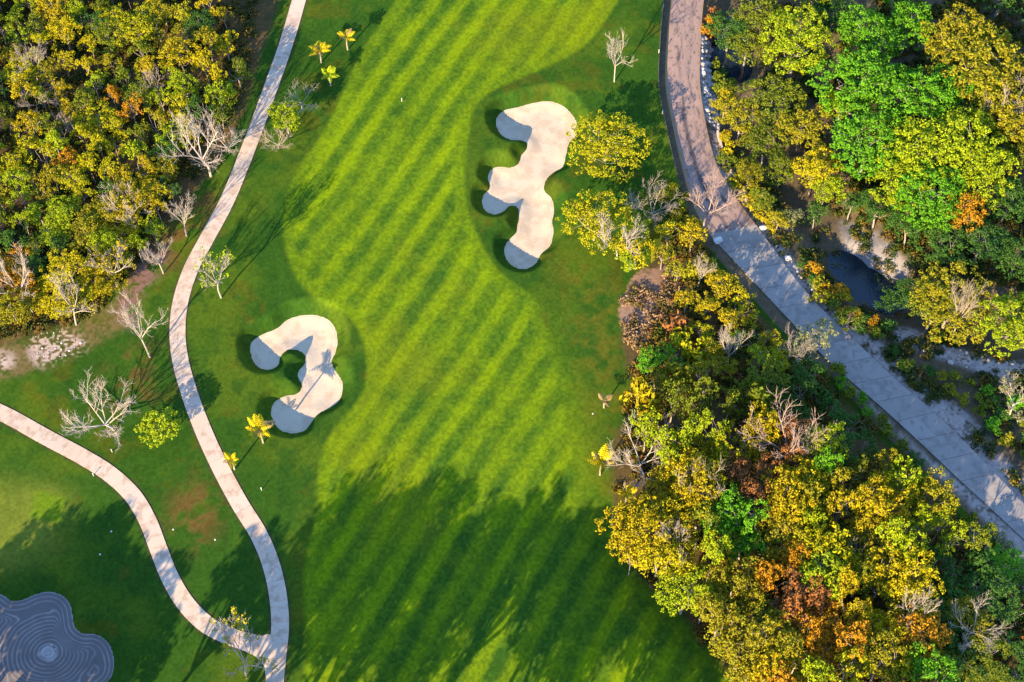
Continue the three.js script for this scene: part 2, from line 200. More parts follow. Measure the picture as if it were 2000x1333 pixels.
// ---------------------------------------------------------------- the ground
const gbump = dataTex(512, 512, (i, j) => { const v = .6 * hash2(i, j) + .4 * vn(i * .25, j * .25); return [v, v, v]; }, false);
const uvG = (x, z) => [(x - X0) / (X1 - X0), (z - Z0) / (Z1 - Z0)];
const groundMat = new THREE.MeshPhysicalMaterial({ map: groundMap, roughness: 1, specularIntensity: 0 });
const clipRect = p => clipHalf(clipHalf(clipHalf(clipHalf(p, 0, X0, 1), 0, X1, -1), 1, Z0, 1), 1, Z1, -1);
struct('course_ground', sheet(clipRect([[X0, edge[0][1]], ...edge, [X0, edge[edge.length - 1][1]]]), .35, hW, uvG), groundMat);
struct('roadside_ground', sheet(clipRect([...edge, [X1 + 80, edge[edge.length - 1][1]], [X1 + 80, edge[0][1]]]), .6, hE, uvG), groundMat);
{ // land beyond
  const tile = dataTex(512, 512, (i, j) => { const n = fbm(i * .05, j * .05), g = .7 + .5 * hash2(i, j); return [mix(.05, .1, n) * g, mix(.065, .085, n) * g, .016 * g]; });
  tile.repeat.set(.03, .03); const m = new THREE.MeshStandardMaterial({ map: tile, roughness: 1 }); const B = 900;
  const rects = [[-B, -B, B, Z0], [-B, Z1, B, B], [-B, Z0, X0, Z1], [X1, Z0, B, Z1]].map(([a, b, c, d]) => { const g = new THREE.BufferGeometry(); const y = -.3; g.setAttribute('position', new THREE.Float32BufferAttribute([a, y, b, a, y, d, c, y, d, c, y, b], 3)); g.setAttribute('uv', new THREE.Float32BufferAttribute([a, b, a, d, c, d, c, b], 2)); g.setAttribute('normal', new THREE.Float32BufferAttribute([0, 1, 0, 0, 1, 0, 0, 1, 0, 0, 1, 0], 3)); g.setIndex([0, 1, 2, 0, 2, 3]); return g; });
  struct('outer_ground', mergeGeometries(rects), m);
}
// bunkers: sand sheets with the rake's furrows
function sandSheet(b, name, light, dark, rings) {
  let a = 1e9, c = 1e9, A = -1e9, C = -1e9; for (const q of b.p) { a = Math.min(a, q[0]); A = Math.max(A, q[0]); c = Math.min(c, q[1]); C = Math.max(C, q[1]); }
  const cen = rings || [(a + A) / 2, (c + C) / 2], w = 1024, h = 1024, furrow = (x, z) => {
    const d = -b.f.at(x, z), wob = .5 * fbm(x * .5, z * .5);
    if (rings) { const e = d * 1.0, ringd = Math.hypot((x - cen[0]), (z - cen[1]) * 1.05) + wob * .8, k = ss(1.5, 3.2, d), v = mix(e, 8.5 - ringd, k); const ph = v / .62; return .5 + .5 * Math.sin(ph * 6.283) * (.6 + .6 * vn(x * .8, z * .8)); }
    const v = mix(d * 1.0, (x * .45 + z * .9) + wob, ss(.8, 2.2, d)); return .5 + .5 * Math.sin(v / .42 * 6.283);
  };
  const at_ = (i, j) => [a + (i + .5) / w * (A - a), c + (j + .5) / h * (C - c)];
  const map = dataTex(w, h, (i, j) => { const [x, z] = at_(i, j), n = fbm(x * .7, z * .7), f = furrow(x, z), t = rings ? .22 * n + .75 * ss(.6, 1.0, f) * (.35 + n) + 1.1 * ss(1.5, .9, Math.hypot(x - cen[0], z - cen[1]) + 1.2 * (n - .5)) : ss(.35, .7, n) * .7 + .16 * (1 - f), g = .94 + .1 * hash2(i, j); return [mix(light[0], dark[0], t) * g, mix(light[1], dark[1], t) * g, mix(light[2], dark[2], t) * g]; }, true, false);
  const bump = dataTex(w, h, (i, j) => { const [x, z] = at_(i, j), f = furrow(x, z) * .8 + .2 * hash2(i, j); return [f, f, f]; }, false, false);
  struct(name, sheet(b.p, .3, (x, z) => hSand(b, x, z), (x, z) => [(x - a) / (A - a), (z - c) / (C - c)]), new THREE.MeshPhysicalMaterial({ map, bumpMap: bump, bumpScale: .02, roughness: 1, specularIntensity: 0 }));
}
sandSheet(bunkers[0], 'bunker_sand', [.61, .485, .36], [.49, .365, .255]);
sandSheet(bunkers[1], 'bunker_sand', [.61, .485, .36], [.49, .365, .255]);
sandSheet(bunkers[2], 'bunker_sand', [.14, .12, .118], [.29, .262, .255], at(93, 1275, -1.2));  // darker sand: the tree shade over this bunker is put into its colour

// ribbons of slabs: two edge lines cut across into pieces with open joints
function ribbonPieces(L, R, every, gap, lanes, y, thick, crown = 0) { // -> geometries; y(x, z) is the top
  const out = [], n = L.length - 1; let acc = 0, start = 0;
  const cut = (i0, i1, a, b) => {
    const rows = []; for (let i = i0; i <= i1; i++) rows.push(i);
    const pos = [], idx = [], uv = [], nx = 3; const trim = gap / every * (i1 - i0) * .5;
    for (let q = 0; q < rows.length; q++) { let f = rows[q]; if (q === 0) f += trim; if (q === rows.length - 1) f -= trim; const i = Math.min(n - 1, Math.floor(f)), t = f - i;
      for (let k = 0; k < nx; k++) { const s = mix(a, b, k / (nx - 1)), lx = mix(L[i][0], L[i + 1][0], t), lz = mix(L[i][1], L[i + 1][1], t), rx = mix(R[i][0], R[i + 1][0], t), rz = mix(R[i][1], R[i + 1][1], t), x = mix(lx, rx, s), z = mix(lz, rz, s); pos.push(x, y(x, z) + crown * (1 - (2 * s - 1) ** 2), z); uv.push(x * .25, z * .25); } }
    const N = rows.length; for (let q = 0; q < N - 1; q++) for (let k = 0; k < nx - 1; k++) { const o = q * nx + k; idx.push(o, o + nx, o + 1, o + 1, o + nx, o + nx + 1); }
    const per = []; for (let k = 0; k < nx; k++) per.push(k); for (let q = 1; q < N; q++) per.push(q * nx + nx - 1); for (let k = nx - 2; k >= 0; k--) per.push((N - 1) * nx + k); for (let q = N - 2; q > 0; q--) per.push(q * nx);
    const base = pos.length / 3; for (const p of per) { pos.push(pos[p * 3], pos[p * 3 + 1], pos[p * 3 + 2]); uv.push(uv[p * 2], uv[p * 2 + 1]); } const base2 = pos.length / 3; for (const p of per) { pos.push(pos[p * 3], pos[p * 3 + 1] - thick, pos[p * 3 + 2]); uv.push(uv[p * 2] + thick * .25, uv[p * 2 + 1]); }
    for (let k = 0; k < per.length; k++) { const k2 = (k + 1) % per.length; idx.push(base + k, base + k2, base2 + k, base + k2, base2 + k2, base2 + k); }
    const g = new THREE.BufferGeometry(); g.setAttribute('position', new THREE.Float32BufferAttribute(pos, 3)); g.setAttribute('uv', new THREE.Float32BufferAttribute(uv, 2)); g.setIndex(idx); g.computeVertexNormals(); return g;
  };
  for (let i = 1; i <= n; i++) { acc += Math.hypot((L[i][0] + R[i][0] - L[i - 1][0] - R[i - 1][0]) / 2, (L[i][1] + R[i][1] - L[i - 1][1] - R[i - 1][1]) / 2); if (acc >= every || i === n) { if (i > start) for (let l = 0; l < lanes; l++) { const gl = gap * .12; out.push(cut(start, i, l / lanes + (l ? gl * .02 : 0), (l + 1) / lanes - (l < lanes - 1 ? gl * .02 : 0))); } start = i; acc = 0; } }
  return out;
}
const concreteTex = (seed, base, stain, amt) => { const t = dataTex(512, 512, (i, j) => { const n = fbm(i * .018 + seed, j * .018), m = fbm(i * .07, j * .07 + seed), f = .88 + .16 * hash2(i + seed, j), k = Math.min(1, ss(.45, .75, n) * amt + ss(.6, .75, m) * .25 * amt); return [mix(base[0], stain[0], k) * f, mix(base[1], stain[1], k) * f, mix(base[2], stain[2], k) * f]; }); t.repeat.set(.45, .45); return t; };
const pathMats = [[.58, .455, .355], [.565, .44, .345], [.59, .465, .365], [.57, .435, .33]].map((c, k) => new THREE.MeshStandardMaterial({ map: concreteTex(k * 37, c, [.44, .31, .225], .9), roughness: .95, bumpMap: gbump, bumpScale: .004 }));
const pathR = rnd(5);
function cartPath(name, pts, hw, n) {
  const c = spline(world(pts, .05), false, n), L = offsetLine(c, -hw), R = offsetLine(c, hw);
  const g = new THREE.Group(); g.name = name; g.userData.kind = 'structure'; scene.add(g);
  for (const geo of ribbonPieces(R, L, 2.6, .022, 1, (x, z) => hW(x, z) + .09, .3)) mesh('slab', geo, pathMats[Math.floor(pathR() * 4)], g);
  return c;
}
const pathA = cartPath('cart_path', pathAPx, 1.25, 260);
const pathB = (() => { const g = scene.getObjectByName('cart_path'); mesh('slab', sheet(spline(world([[440, 1250], [470, 1240], [500, 1246], [526, 1240], [548, 1250], [548, 1300], [540, 1330], [521, 1328], [516, 1304], [500, 1285], [475, 1272], [450, 1262]], .05), true, 60), .5, (x, z) => hW(x, z) + .1, (x, z) => [x * .25, z * .25]), pathMats[1], g); })(), pathC = cartPath('cart_path_branch', pathBPx, 1.25, 160);

// the road: packed dirt above, concrete slabs below the joint
const isp = (() => { const q = at(1432, 452, RH); let k = 0, m = 1e9; roadL.forEach((p, i) => { const c = [(p[0] + roadR[i][0]) / 2, (p[1] + roadR[i][1]) / 2], d = Math.hypot(c[0] - q[0], c[1] - q[1]); if (d < m) { m = d; k = i; } }); return k; })();
{
  const mpx = at(1340, 150, RH);
  const W = 512, H = 1024, zA = Z0 - 30, zB = at(1432, 470, RH)[1] + 4;
  const track = (i, j) => { const z = zA + (j + .5) / H * (zB - zA); let k = 0; while (k < roadL.length - 2 && roadL[k + 1][1] < z) k++; return [z, k]; };
  const tex = dataTex(W, H, (i, j) => { const u = i / W, v = j / H * (zB - zA); const n = fbm(u * 5, v * .35), m = fbm(u * 18 + 5, v * 1.2), rut = Math.exp(-(((u - .38 - .05 * vn(v * .08, 2)) / .06) ** 2)) + Math.exp(-(((u - .68 - .05 * vn(v * .09, 7)) / .05) ** 2)), dark = Math.min(1, rut * ss(.34, .56, fbm(v * .12, u * 3 + 9)) * 1.2 + ss(.55, .72, m) * .7), edgeW = ss(.8, 1, Math.abs(2 * u - 1) + .25 * (m - .5)), g = .85 + .24 * hash2(i, j); let r = mix(.26, .38, n), gg = mix(.18, .245, n), b = mix(.15, .20, n); r = mix(r, .10, dark); gg = mix(gg, .075, dark); b = mix(b, .075, dark); const ew = edgeW * (u < .5 ? .95 : .5); r = mix(r, .36, ew); gg = mix(gg, .21, ew); b = mix(b, .075, ew); return [r * g, gg * g, b * g]; }, true, true);
  const L = roadL.slice(0, isp + 1), R = roadR.slice(0, isp + 1); const pos = [], uv = [], idx = [], nx = 13; let s = 0;
  L.forEach((p, i) => { if (i) s += Math.hypot(p[0] - L[i - 1][0], p[1] - L[i - 1][1]); for (let k = 0; k < nx; k++) { const t = k / (nx - 1), x = mix(p[0], R[i][0], t), z = mix(p[1], R[i][1], t); pos.push(x, RH - (k === 0 || k === nx - 1 ? .06 : 0) + .10 * (vn(x * .9, z * .9) - .5) * (k && k < nx - 1 ? 1 : 0), z); uv.push(t, s / (zB - zA)); } });
  for (let i = 0; i < L.length - 1; i++) for (let k = 0; k < nx - 1; k++) { const o = i * nx + k; idx.push(o, o + nx, o + 1, o + 1, o + nx, o + nx + 1); }
  const b0 = pos.length / 3; L.forEach((p, i) => { const o = (i * nx + nx - 1) * 3; pos.push(pos[o], pos[o + 1], pos[o + 2], pos[o] + .05, pos[o + 1] - 1.6, pos[o + 2]); uv.push(1, i * .03, 1, i * .03); }); for (let i = 0; i < L.length - 1; i++) { const o = b0 + i * 2; idx.push(o, o + 2, o + 1, o + 1, o + 2, o + 3); }
  const g = new THREE.BufferGeometry(); g.setAttribute('position', new THREE.Float32BufferAttribute(pos, 3)); g.setAttribute('uv', new THREE.Float32BufferAttribute(uv, 2)); g.setIndex(idx); g.computeVertexNormals();
  struct('dirt_road', g, new THREE.MeshStandardMaterial({ map: tex, roughness: .95 }));
  const rg = new THREE.Group(); rg.name = 'concrete_road'; rg.userData.kind = 'structure'; scene.add(rg);
  const rm = [[.31, .275, .25], [.29, .26, .235], [.325, .29, .265]].map((c, k) => new THREE.MeshStandardMaterial({ map: concreteTex(90 + k * 31, c, [.23, .20, .185], .9), roughness: .9, bumpMap: gbump, bumpScale: .004 }));
  const rr = rnd(77); for (const geo of ribbonPieces(roadL.slice(isp), roadR.slice(isp), 4.2, .06, 2, () => RH + .02, 1.5, .0)) mesh('slab', geo, rm[Math.floor(rr() * 3)], rg);
}
{ // wall that holds the course above the road
  const k = edge.filter(p => p[1] < wallEnd + 3), o = offsetLine(k, -.0), inn = offsetLine(k, .14);
  const topY = (x, z) => mix(VL - .1, .03, stepF(z));
  const geos = ribbonPieces(inn, o, 400, 0, 1, topY, 1.8);
  const w = thing('retaining_wall', 'low stone retaining wall toned dark like its shadow between the lawn and the dirt road', 'wall'); mesh('wall_body', geos[0], new THREE.MeshStandardMaterial({ map: concreteTex(7, [.10, .085, .07], [.05, .045, .035], 1), roughness: 1 }), w);  // dark body colour carries the shadow strip below the step
}
{ // kerb beam on the creek side, added to stand for a sunlit gravel ledge
  const c = spline(world([[1402, 255], [1411, 290], [1424, 325], [1442, 362], [1462, 395], [1472, 408]], RH - .5), false, 40), g = ribbonPieces(offsetLine(c, .16), offsetLine(c, -.16), 400, 0, 1, () => RH - .35, 1.2)[0];
  const w = thing('ledge_beam', 'thin added pale kerb beam between the dirt road and the creek bank', 'ledge'); mesh('beam', g, new THREE.MeshStandardMaterial({ map: concreteTex(17, [.58, .48, .38], [.42, .33, .25], .8), roughness: .95 }), w);
}
{ // creek
  const wl = offsetLine(creek, -9), wr = offsetLine(creek, 9); const g = ribbonPieces(wr, wl, 4000, 0, 1, () => -4.55, .02)[0];
  const bump = dataTex(256, 256, (i, j) => { const v = fbm(i * .06, j * .06); return [v, v, v]; }, false);
  struct('creek_water', g, new THREE.MeshPhysicalMaterial({ color: lin(.008, .018, .030), roughness: .08, bumpMap: bump, bumpScale: .02 }));
}

// ---------------------------------------------------------------- trees
class B {                                                            // collects tapered limbs and leaf faces
  constructor(col) { this.p = []; this.n = []; this.i = []; this.c = col ? [] : null; }
  seg(a, b, ra, rb, sides) {
    const dx = b[0] - a[0], dy = b[1] - a[1], dz = b[2] - a[2], l = Math.hypot(dx, dy, dz) || 1, d = [dx / l, dy / l, dz / l];
    let u = Math.abs(d[1]) < .9 ? [d[2], 0, -d[0]] : [0, -d[2], d[1]]; const ul = Math.hypot(...u); u = u.map(v => v / ul); const w = [d[1] * u[2] - d[2] * u[1], d[2] * u[0] - d[0] * u[2], d[0] * u[1] - d[1] * u[0]];
    const o = this.p.length / 3; for (let e = 0; e < 2; e++) for (let k = 0; k < sides; k++) { const t = k / sides * 6.2832, c = Math.cos(t), s = Math.sin(t), q = e ? b : a, r = e ? rb : ra; const n = [u[0] * c + w[0] * s, u[1] * c + w[1] * s, u[2] * c + w[2] * s]; this.p.push(q[0] + n[0] * r, q[1] + n[1] * r, q[2] + n[2] * r); this.n.push(...n); }
    for (let k = 0; k < sides; k++) { const k2 = (k + 1) % sides; this.i.push(o + k, o + k2, o + sides + k, o + k2, o + sides + k2, o + sides + k); }
  }
  path(pts, r0, r1, sides) { for (let k = 0; k < pts.length - 1; k++) { const m = pts.length - 1; this.seg(pts[k], pts[k + 1], mix(r0, r1, k / m), mix(r0, r1, (k + 1) / m), sides); } }
  leaf(x, y, z, n, len, wid, spin, c) {
    let u = Math.abs(n[1]) < .9 ? [n[2], 0, -n[0]] : [1, 0, 0]; const ul = Math.hypot(...u); u = u.map(v => v / ul); const w = [n[1] * u[2] - n[2] * u[1], n[2] * u[0] - n[0] * u[2], n[0] * u[1] - n[1] * u[0]];
    const cs = Math.cos(spin), sp = Math.sin(spin), o = this.p.length / 3; const q = (a, b, k) => { const A = a * cs - b * sp, Bb = a * sp + b * cs; this.p.push(x + u[0] * A + w[0] * Bb + n[0] * k, y + u[1] * A + w[1] * Bb + n[1] * k, z + u[2] * A + w[2] * Bb + n[2] * k); this.n.push(...n); this.c.push(...c); };
    q(-len, 0, -.12 * len); q(0, -wid, .05 * len); q(len, 0, -.12 * len); q(0, wid, .05 * len); this.i.push(o, o + 1, o + 2, o, o + 2, o + 3);
  }
  geo() { const g = new THREE.BufferGeometry(); g.setAttribute('position', new THREE.Float32BufferAttribute(this.p, 3)); g.setAttribute('normal', new THREE.Float32BufferAttribute(this.n, 3)); if (this.c) g.setAttribute('color', new THREE.Float32BufferAttribute(this.c, 3)); g.setIndex(this.i); return g; }
}
const norm = v => { const l = Math.hypot(...v) || 1; return v.map(a => a / l); };
const ball = r => { const z = 2 * r() - 1, a = r() * 6.2832, s = Math.sqrt(1 - z * z); return [s * Math.cos(a), z, s * Math.sin(a)]; };
function bend(a, b, r, k) { const l = Math.hypot(b[0] - a[0], b[1] - a[1], b[2] - a[2]), j = ball(r), m = [0, 1, 2].map(i => (a[i] + b[i]) / 2 + j[i] * l * k); return [a, m, b]; }
function leafClump(b, r, c, rad, n, size, flat = .75) {
  for (let k = 0; k < n; k++) {
    const d = ball(r), q = rad * Math.cbrt(.25 + .75 * r()), x = c[0] + d[0] * q, y = c[1] + d[1] * q * flat, z = c[2] + d[2] * q, j = ball(r);
    const nn = norm([d[0] * .7 + j[0] * .8, d[1] * .7 + j[1] * .8 + .45, d[2] * .7 + j[2] * .8]); const t = r(), v = .72 + .5 * r();
    b.leaf(x, y, z, nn, size * (.7 + .6 * r()), size * (.38 + .3 * r()), r() * 6.28, [v * (.86 + .32 * t), v, v * (1.1 - .4 * t)]);
  }
}
// a leafy tree: trunk with limbs that reach the clumps, and the crown
function leafyTree(seed, o) {                                        // o: R crown radius, H height, clumps, leaves, size, open, low
  const r = rnd(seed), tr = new B(), cr = new B(true), cy = o.H - o.R * o.sq, fork = Math.max(.25 * o.H, cy - o.R * o.sq * .9), lean = [(r() - .5) * .1 * o.H, 0, (r() - .5) * .1 * o.H];
  const tw = .02 * o.H * (o.tw || 1), fp = [lean[0], fork, lean[2]]; tr.path([[0, -.3, 0], [lean[0] * .3 + (r() - .5) * .1, fork * .5, lean[2] * .4], fp], tw, tw * .72, 7);
  const lobes = []; for (let k = 0; k < o.lobes; k++) { const a = (k + r() * .8) / o.lobes * 6.2832, q = o.R * (.42 + .22 * r()); lobes.push([Math.cos(a) * q, cy + (r() - .45) * o.R * o.sq * .7, Math.sin(a) * q, o.R * (.42 + .2 * r())]); } lobes.push([0, cy + o.R * o.sq * .3, 0, o.R * .55]);
  const ends = []; let k = 0, guard = 0;
  while (k < o.clumps && guard++ < 20000) { const L = lobes[Math.floor(r() * lobes.length)], d = ball(r); if (d[1] < -.45) continue; const q = L[3] * (.72 + .32 * r()), c = [L[0] + d[0] * q, L[1] + d[1] * q * o.sq * 1.05, L[2] + d[2] * q]; if (o.open && vn(c[0] * .7 + seed, c[2] * .7 + c[1] * .5) < o.open) continue; ends.push(c); leafClump(cr, r, c, o.cl * (.7 + .6 * r()), Math.round(o.leaves * (.6 + .8 * r())), o.size); k++; }
  for (const L of lobes) { const e = [L[0], L[1], L[2]], pp = bend(fp, e, r, .12); tr.path(pp, tw * .55, tw * .26, 5); for (let q = 0; q < 3; q++) { const t = ends[Math.floor(r() * ends.length)]; if (Math.hypot(t[0] - e[0], t[1] - e[1], t[2] - e[2]) < L[3] * 1.9) tr.path(bend(e, [t[0], t[1] + o.cl * .3, t[2]], r, .14), tw * .22, tw * .08, 3); } }
  return { trunk: tr.geo(), crown: cr.geo() };
}
// a leafless tree: trunk, and each main limb with its twigs
function bareTree(seed, o) {                                         // o: H, spread (elevation of limbs), limbs, tufts
  const r = rnd(seed), tr = new B(), tuft = o.tufts ? new B(true) : null, H = o.H, fork = H * (o.fork || .34), tw = H * .0175, parts = []; const top = [(r() - .5) * .14 * H, fork, (r() - .5) * .1 * H];
  tr.path([[0, -.3, 0], [top[0] * .2 + (r() - .5) * .05 * H, fork * .5, top[2] * .4], top], tw, tw * .72, 7);
  const grow = (b, p, d, len, rad, lv) => {
    const q = ball(r), d2 = norm([d[0] + q[0] * .25, d[1] + q[1] * .2 + .1, d[2] + q[2] * .25]), m = [0, 1, 2].map(i => p[i] + d[i] * len * .5), e = [0, 1, 2].map(i => m[i] + d2[i] * len * .5);
    b.seg(p, m, rad, rad * .8, lv > 2 ? 5 : lv > 0 ? 4 : 3); b.seg(m, e, rad * .8, rad * .5, lv > 2 ? 5 : lv > 0 ? 4 : 3);
    if (lv <= 0) { if (tuft && r() < o.tufts) leafClump(tuft, r, e, .45, 9, .2); return; }
    const n = lv === 3 ? 5 : lv === 2 ? 5 : 4; for (let k = 0; k < n; k++) { const t = .35 + .65 * (k + r() * .6) / n, s = t < .5 ? [0, 1, 2].map(i => mix(p[i], m[i], t * 2)) : [0, 1, 2].map(i => mix(m[i], e[i], Math.min(1, t * 2 - 1))), j = ball(r), nd = norm([d2[0] + j[0] * .85, d2[1] + j[1] * .6 + .12, d2[2] + j[2] * .85]); grow(b, s, nd, len * (.42 + .2 * r()), Math.max(.018, rad * .48), lv - 1); }
  };
  for (let k = 0; k < o.limbs; k++) { const b = new B(), a = (k + r() * .7) / o.limbs * 6.2832, el = o.spread + (r() - .5) * .6, d = [Math.cos(a) * Math.cos(el), Math.sin(el), Math.sin(a) * Math.cos(el)]; const s = [0, 1, 2].map(i => mix([0, 0, 0][i], top[i], 1 - .25 * r() * (k % 2))); grow(b, s, d, H * (.36 + .14 * r()), tw * .5, 3); parts.push(b.geo()); }
  return { trunk: tr.geo(), limbs: parts, tufts: tuft && tuft.p.length ? tuft.geo() : null };
}
const leafM = {}, LM = (c, tr) => new THREE.MeshPhysicalMaterial({ color: lin(...c), roughness: .8, specularIntensity: .25, vertexColors: true, side: THREE.DoubleSide });
Object.entries({ olive: [.25, .235, .012], gold: [.35, .29, .008], lime: [.26, .34, .010], green: [.10, .28, .012], deep: [.05, .125, .02], citron: [.34, .335, .008], orange: [.42, .215, .012], rust: [.30, .13, .045], grey: [.22, .235, .10], yellow: [.39, .345, .008], moss: [.14, .18, .013] }).forEach(([k, c]) => leafM[k] = LM(c));  // deep: darker green, in places with the shade put into the leaf colour
const barkPale = mat([.46, .39, .34], .9), barkGrey = mat([.36, .30, .26], .9), barkTan = mat([.40, .32, .25], .9), barkPink = mat([.42, .30, .25], .9);

const forms = {};                                                    // a few shapes of each size, shared by all trees of that size
const F_ = (n, k, o) => { forms[n] = []; for (let i = 0; i < k; i++) forms[n].push(leafyTree(n.length * 1000 + n.charCodeAt(0) * 37 + i * 101, o)); forms[n].R = o.R; forms[n].H = o.H; };
F_('scrub', 7, { R: 2.5, H: 6.5, sq: .8, lobes: 4, clumps: 120, leaves: 16, size: .155, cl: .36, open: .36 });
F_('thin', 5, { R: 2.8, H: 7, sq: .85, lobes: 5, clumps: 95, leaves: 13, size: .15, cl: .4, open: .46, tw: .9 });
F_('round', 5, { R: 3.6, H: 9, sq: .8, lobes: 6, clumps: 230, leaves: 18, size: .165, cl: .44, open: .22 });
F_('broad', 5, { R: 5.6, H: 12.5, sq: .72, lobes: 8, clumps: 430, leaves: 19, size: .19, cl: .5, open: .22 });
F_('spread', 3, { R: 5.6, H: 10, sq: .78, lobes: 9, clumps: 440, leaves: 17, size: .17, cl: .46, open: .3 });
F_('bush', 5, { R: 1.4, H: 2.4, sq: .75, lobes: 3, clumps: 22, leaves: 22, size: .2, cl: .42, open: .25, tw: .7 });
F_('ball', 1, { R: 2.6, H: 4.6, sq: .75, lobes: 7, clumps: 170, leaves: 18, size: .16, cl: .34, open: .15 });
F_('lush', 3, { R: 7.5, H: 24, sq: .95, lobes: 9, clumps: 190, leaves: 26, size: .4, cl: 1.1, open: .42 });
const bare = { up: [], wide: [], tuft: [], low: [] };
for (let i = 0; i < 4; i++) bare.up.push(bareTree(900 + i, { H: 10, spread: 1.0, limbs: 5, fork: .36 }));
for (let i = 0; i < 3; i++) bare.wide.push(bareTree(950 + i, { H: 10, spread: .75, limbs: 6, fork: .3 }));
for (let i = 0; i < 3; i++) bare.tuft.push(bareTree(980 + i, { H: 10, spread: .9, limbs: 5, fork: .36, tufts: .10 }));
for (let i = 0; i < 2; i++) bare.low.push(bareTree(990 + i, { H: 10, spread: .45, limbs: 8, fork: .2 }));
const tR = rnd(4242);
const treeXZ = (px, py, h) => { const p = at(px, py, h); return p; };
function plant(kind, form, tone, x, z, R, H, name, label, category, group, bark = barkGrey) {
  const set = forms[form], v = set[Math.floor(tR() * set.length)], g = thing(name, label, category, group, x, ground(x, z) - .05, z, tR() * 6.2832);
  g.scale.set(R / set.R, H / set.H, R / set.R);
  mesh('trunk', v.trunk, bark, g); mesh('crown', v.crown, leafM[tone], g); return g;
}
function heightFor(px, py, top) { let lo = .5, hi = 40; const [x, z] = at(px, py, 0); const yOf = h => { const dy = h - DIST * CT, dz = z - DIST * ST, depth = -dy * CT - dz * ST, up = dy * ST - dz * CT; return CY - up / depth * F; }; for (let k = 0; k < 30; k++) { const m = (lo + hi) / 2; if (yOf(m) > top) lo = m; else hi = m; } return lo; }
function bareAt(set, idx, px, py, top, wide, label, opt = {}) {       // base pixel, pixel row of the top, crown width in pixels
  const [x, z] = at(px, py, 0), H = Math.min(16, heightFor(px, py, top) - wide * .02), v = bare[set][idx % bare[set].length], g = thing(opt.name || 'bare_tree', label, 'tree', opt.group, x, ground(x, z) - .03, z, opt.turn ?? tR() * 6.28);
  const w = wide * .08, s = H / 10.5; g.scale.set(w / 8.6, s, w / 8.6); const m = opt.bark || barkPale;
  mesh('trunk', v.trunk, m, g); for (const l of v.limbs) mesh('limb', l, m, g); if (v.tufts) mesh('leaf_tufts', v.tufts, leafM[opt.tone || 'lime'], g).userData.kind = 'stuff'; return g;
}
function scatter(poly, gap, seed, taken = []) {                      // spread points over an outline, no two nearer than gap
  const r = rnd(seed), out = []; let x0 = 1e9, x1 = -1e9, y0 = 1e9, y1 = -1e9; for (const p of poly) { x0 = Math.min(x0, p[0]); x1 = Math.max(x1, p[0]); y0 = Math.min(y0, p[1]); y1 = Math.max(y1, p[1]); }
  for (let k = 0; k < 9000; k++) { const x = mix(x0, x1, r()), y = mix(y0, y1, r()); if (!inside(poly, x, y)) continue; if (out.some(p => (p[0] - x) ** 2 + (p[1] - y) ** 2 < gap * gap) || taken.some(p => (p[0] - x) ** 2 + (p[1] - y) ** 2 < (p[2] * .8) ** 2)) continue; out.push([x, y]); }
  return out;
}
const toneWord = { olive: 'olive', gold: 'golden yellow', lime: 'lime green', green: 'bright green', deep: 'dark green', orange: 'orange', rust: 'rusty brown', grey: 'grey green', yellow: 'bright yellow', citron: 'yellow green', moss: 'moss green' };
const formWord = { scrub: 'scrubby', thin: 'sparse leaved', round: 'full crowned', bush: 'bushy' };
function forestLabel(tone, form, poly, x, y, where, R) { const rim = segDist(poly, x, y, true) < 34, size = R > (form === 'round' ? 3.2 : 2.45) ? 'large ' : ''; const l = `${size}${toneWord[tone]} ${formWord[form]} tree ${rim ? 'at the rim of the' : 'deep in the'} ${where}`; return [l, 'tree', l.replace(' tree ', ' trees ')]; }
function pick(r, list) { let s = 0; for (const l of list) s += l[1]; let t = r() * s; for (const l of list) { t -= l[1]; if (t <= 0) return l[0]; } return list[0][0]; }

{ // thicket west of the cart path
  const poly = [[-110, -110], [440, -110], [432, 10], [470, 120], [455, 190], [400, 260], [345, 300], [330, 400], [290, 470], [215, 540], [180, 580], [60, 600], [-110, 610]], r = rnd(31);
  const spots = [[115, 318, 'orange'], [140, 350, 'citron'], [90, 340, 'olive'], [125, 285, 'lime'], [265, 350, 'gold'], [275, 405, 'gold'], [320, 105, 'gold'], [110, 0, 'gold'], [430, 0, 'gold'], [235, 195, 'orange'], [150, 100, 'yellow'], [190, 170, 'lime'], [20, 260, 'gold'], [190, 250, 'citron'], [200, 330, 'citron'], [110, 440, 'lime'], [0, 30, 'lime'], [75, 300, 'citron'], [250, 30, 'citron'], [100, 555, 'yellow'], [140, 540, 'yellow'], [60, 575, 'gold'], [20, 540, 'orange'], [190, 530, 'gold'], [180, 570, 'yellow'], [25, 590, 'olive'], [430, 110, 'yellow']];
  for (const [x, y] of scatter(poly, 34, 17)) {
    let tone = pick(r, [['olive', 4.5], ['gold', 1], ['moss', 5], ['lime', 3], ['yellow', 1.2], ['citron', 2], ['deep', 2], ['orange', .15]]), dm = 40; for (const s of spots) { const d = Math.hypot(x - s[0], y - s[1]); if (d < dm) { dm = d; tone = s[2]; } }
    const form = y > 500 ? pick(r, [['scrub', 1], ['round', 1]]) : pick(r, [['scrub', 5], ['thin', 3], ['round', 2]]), R = (form === 'round' ? 2.9 : 2.1) * (.8 + .5 * r()), H = (y > 500 ? 5.5 : 7) * (.75 + .55 * r()), [wx, wz] = at(x, y, H * .7);
    plant('t', form, tone, wx, wz, R, H, 'thicket_tree', ...forestLabel(tone, form, poly, x, y, 'thicket by the cart path', R));
  }
}
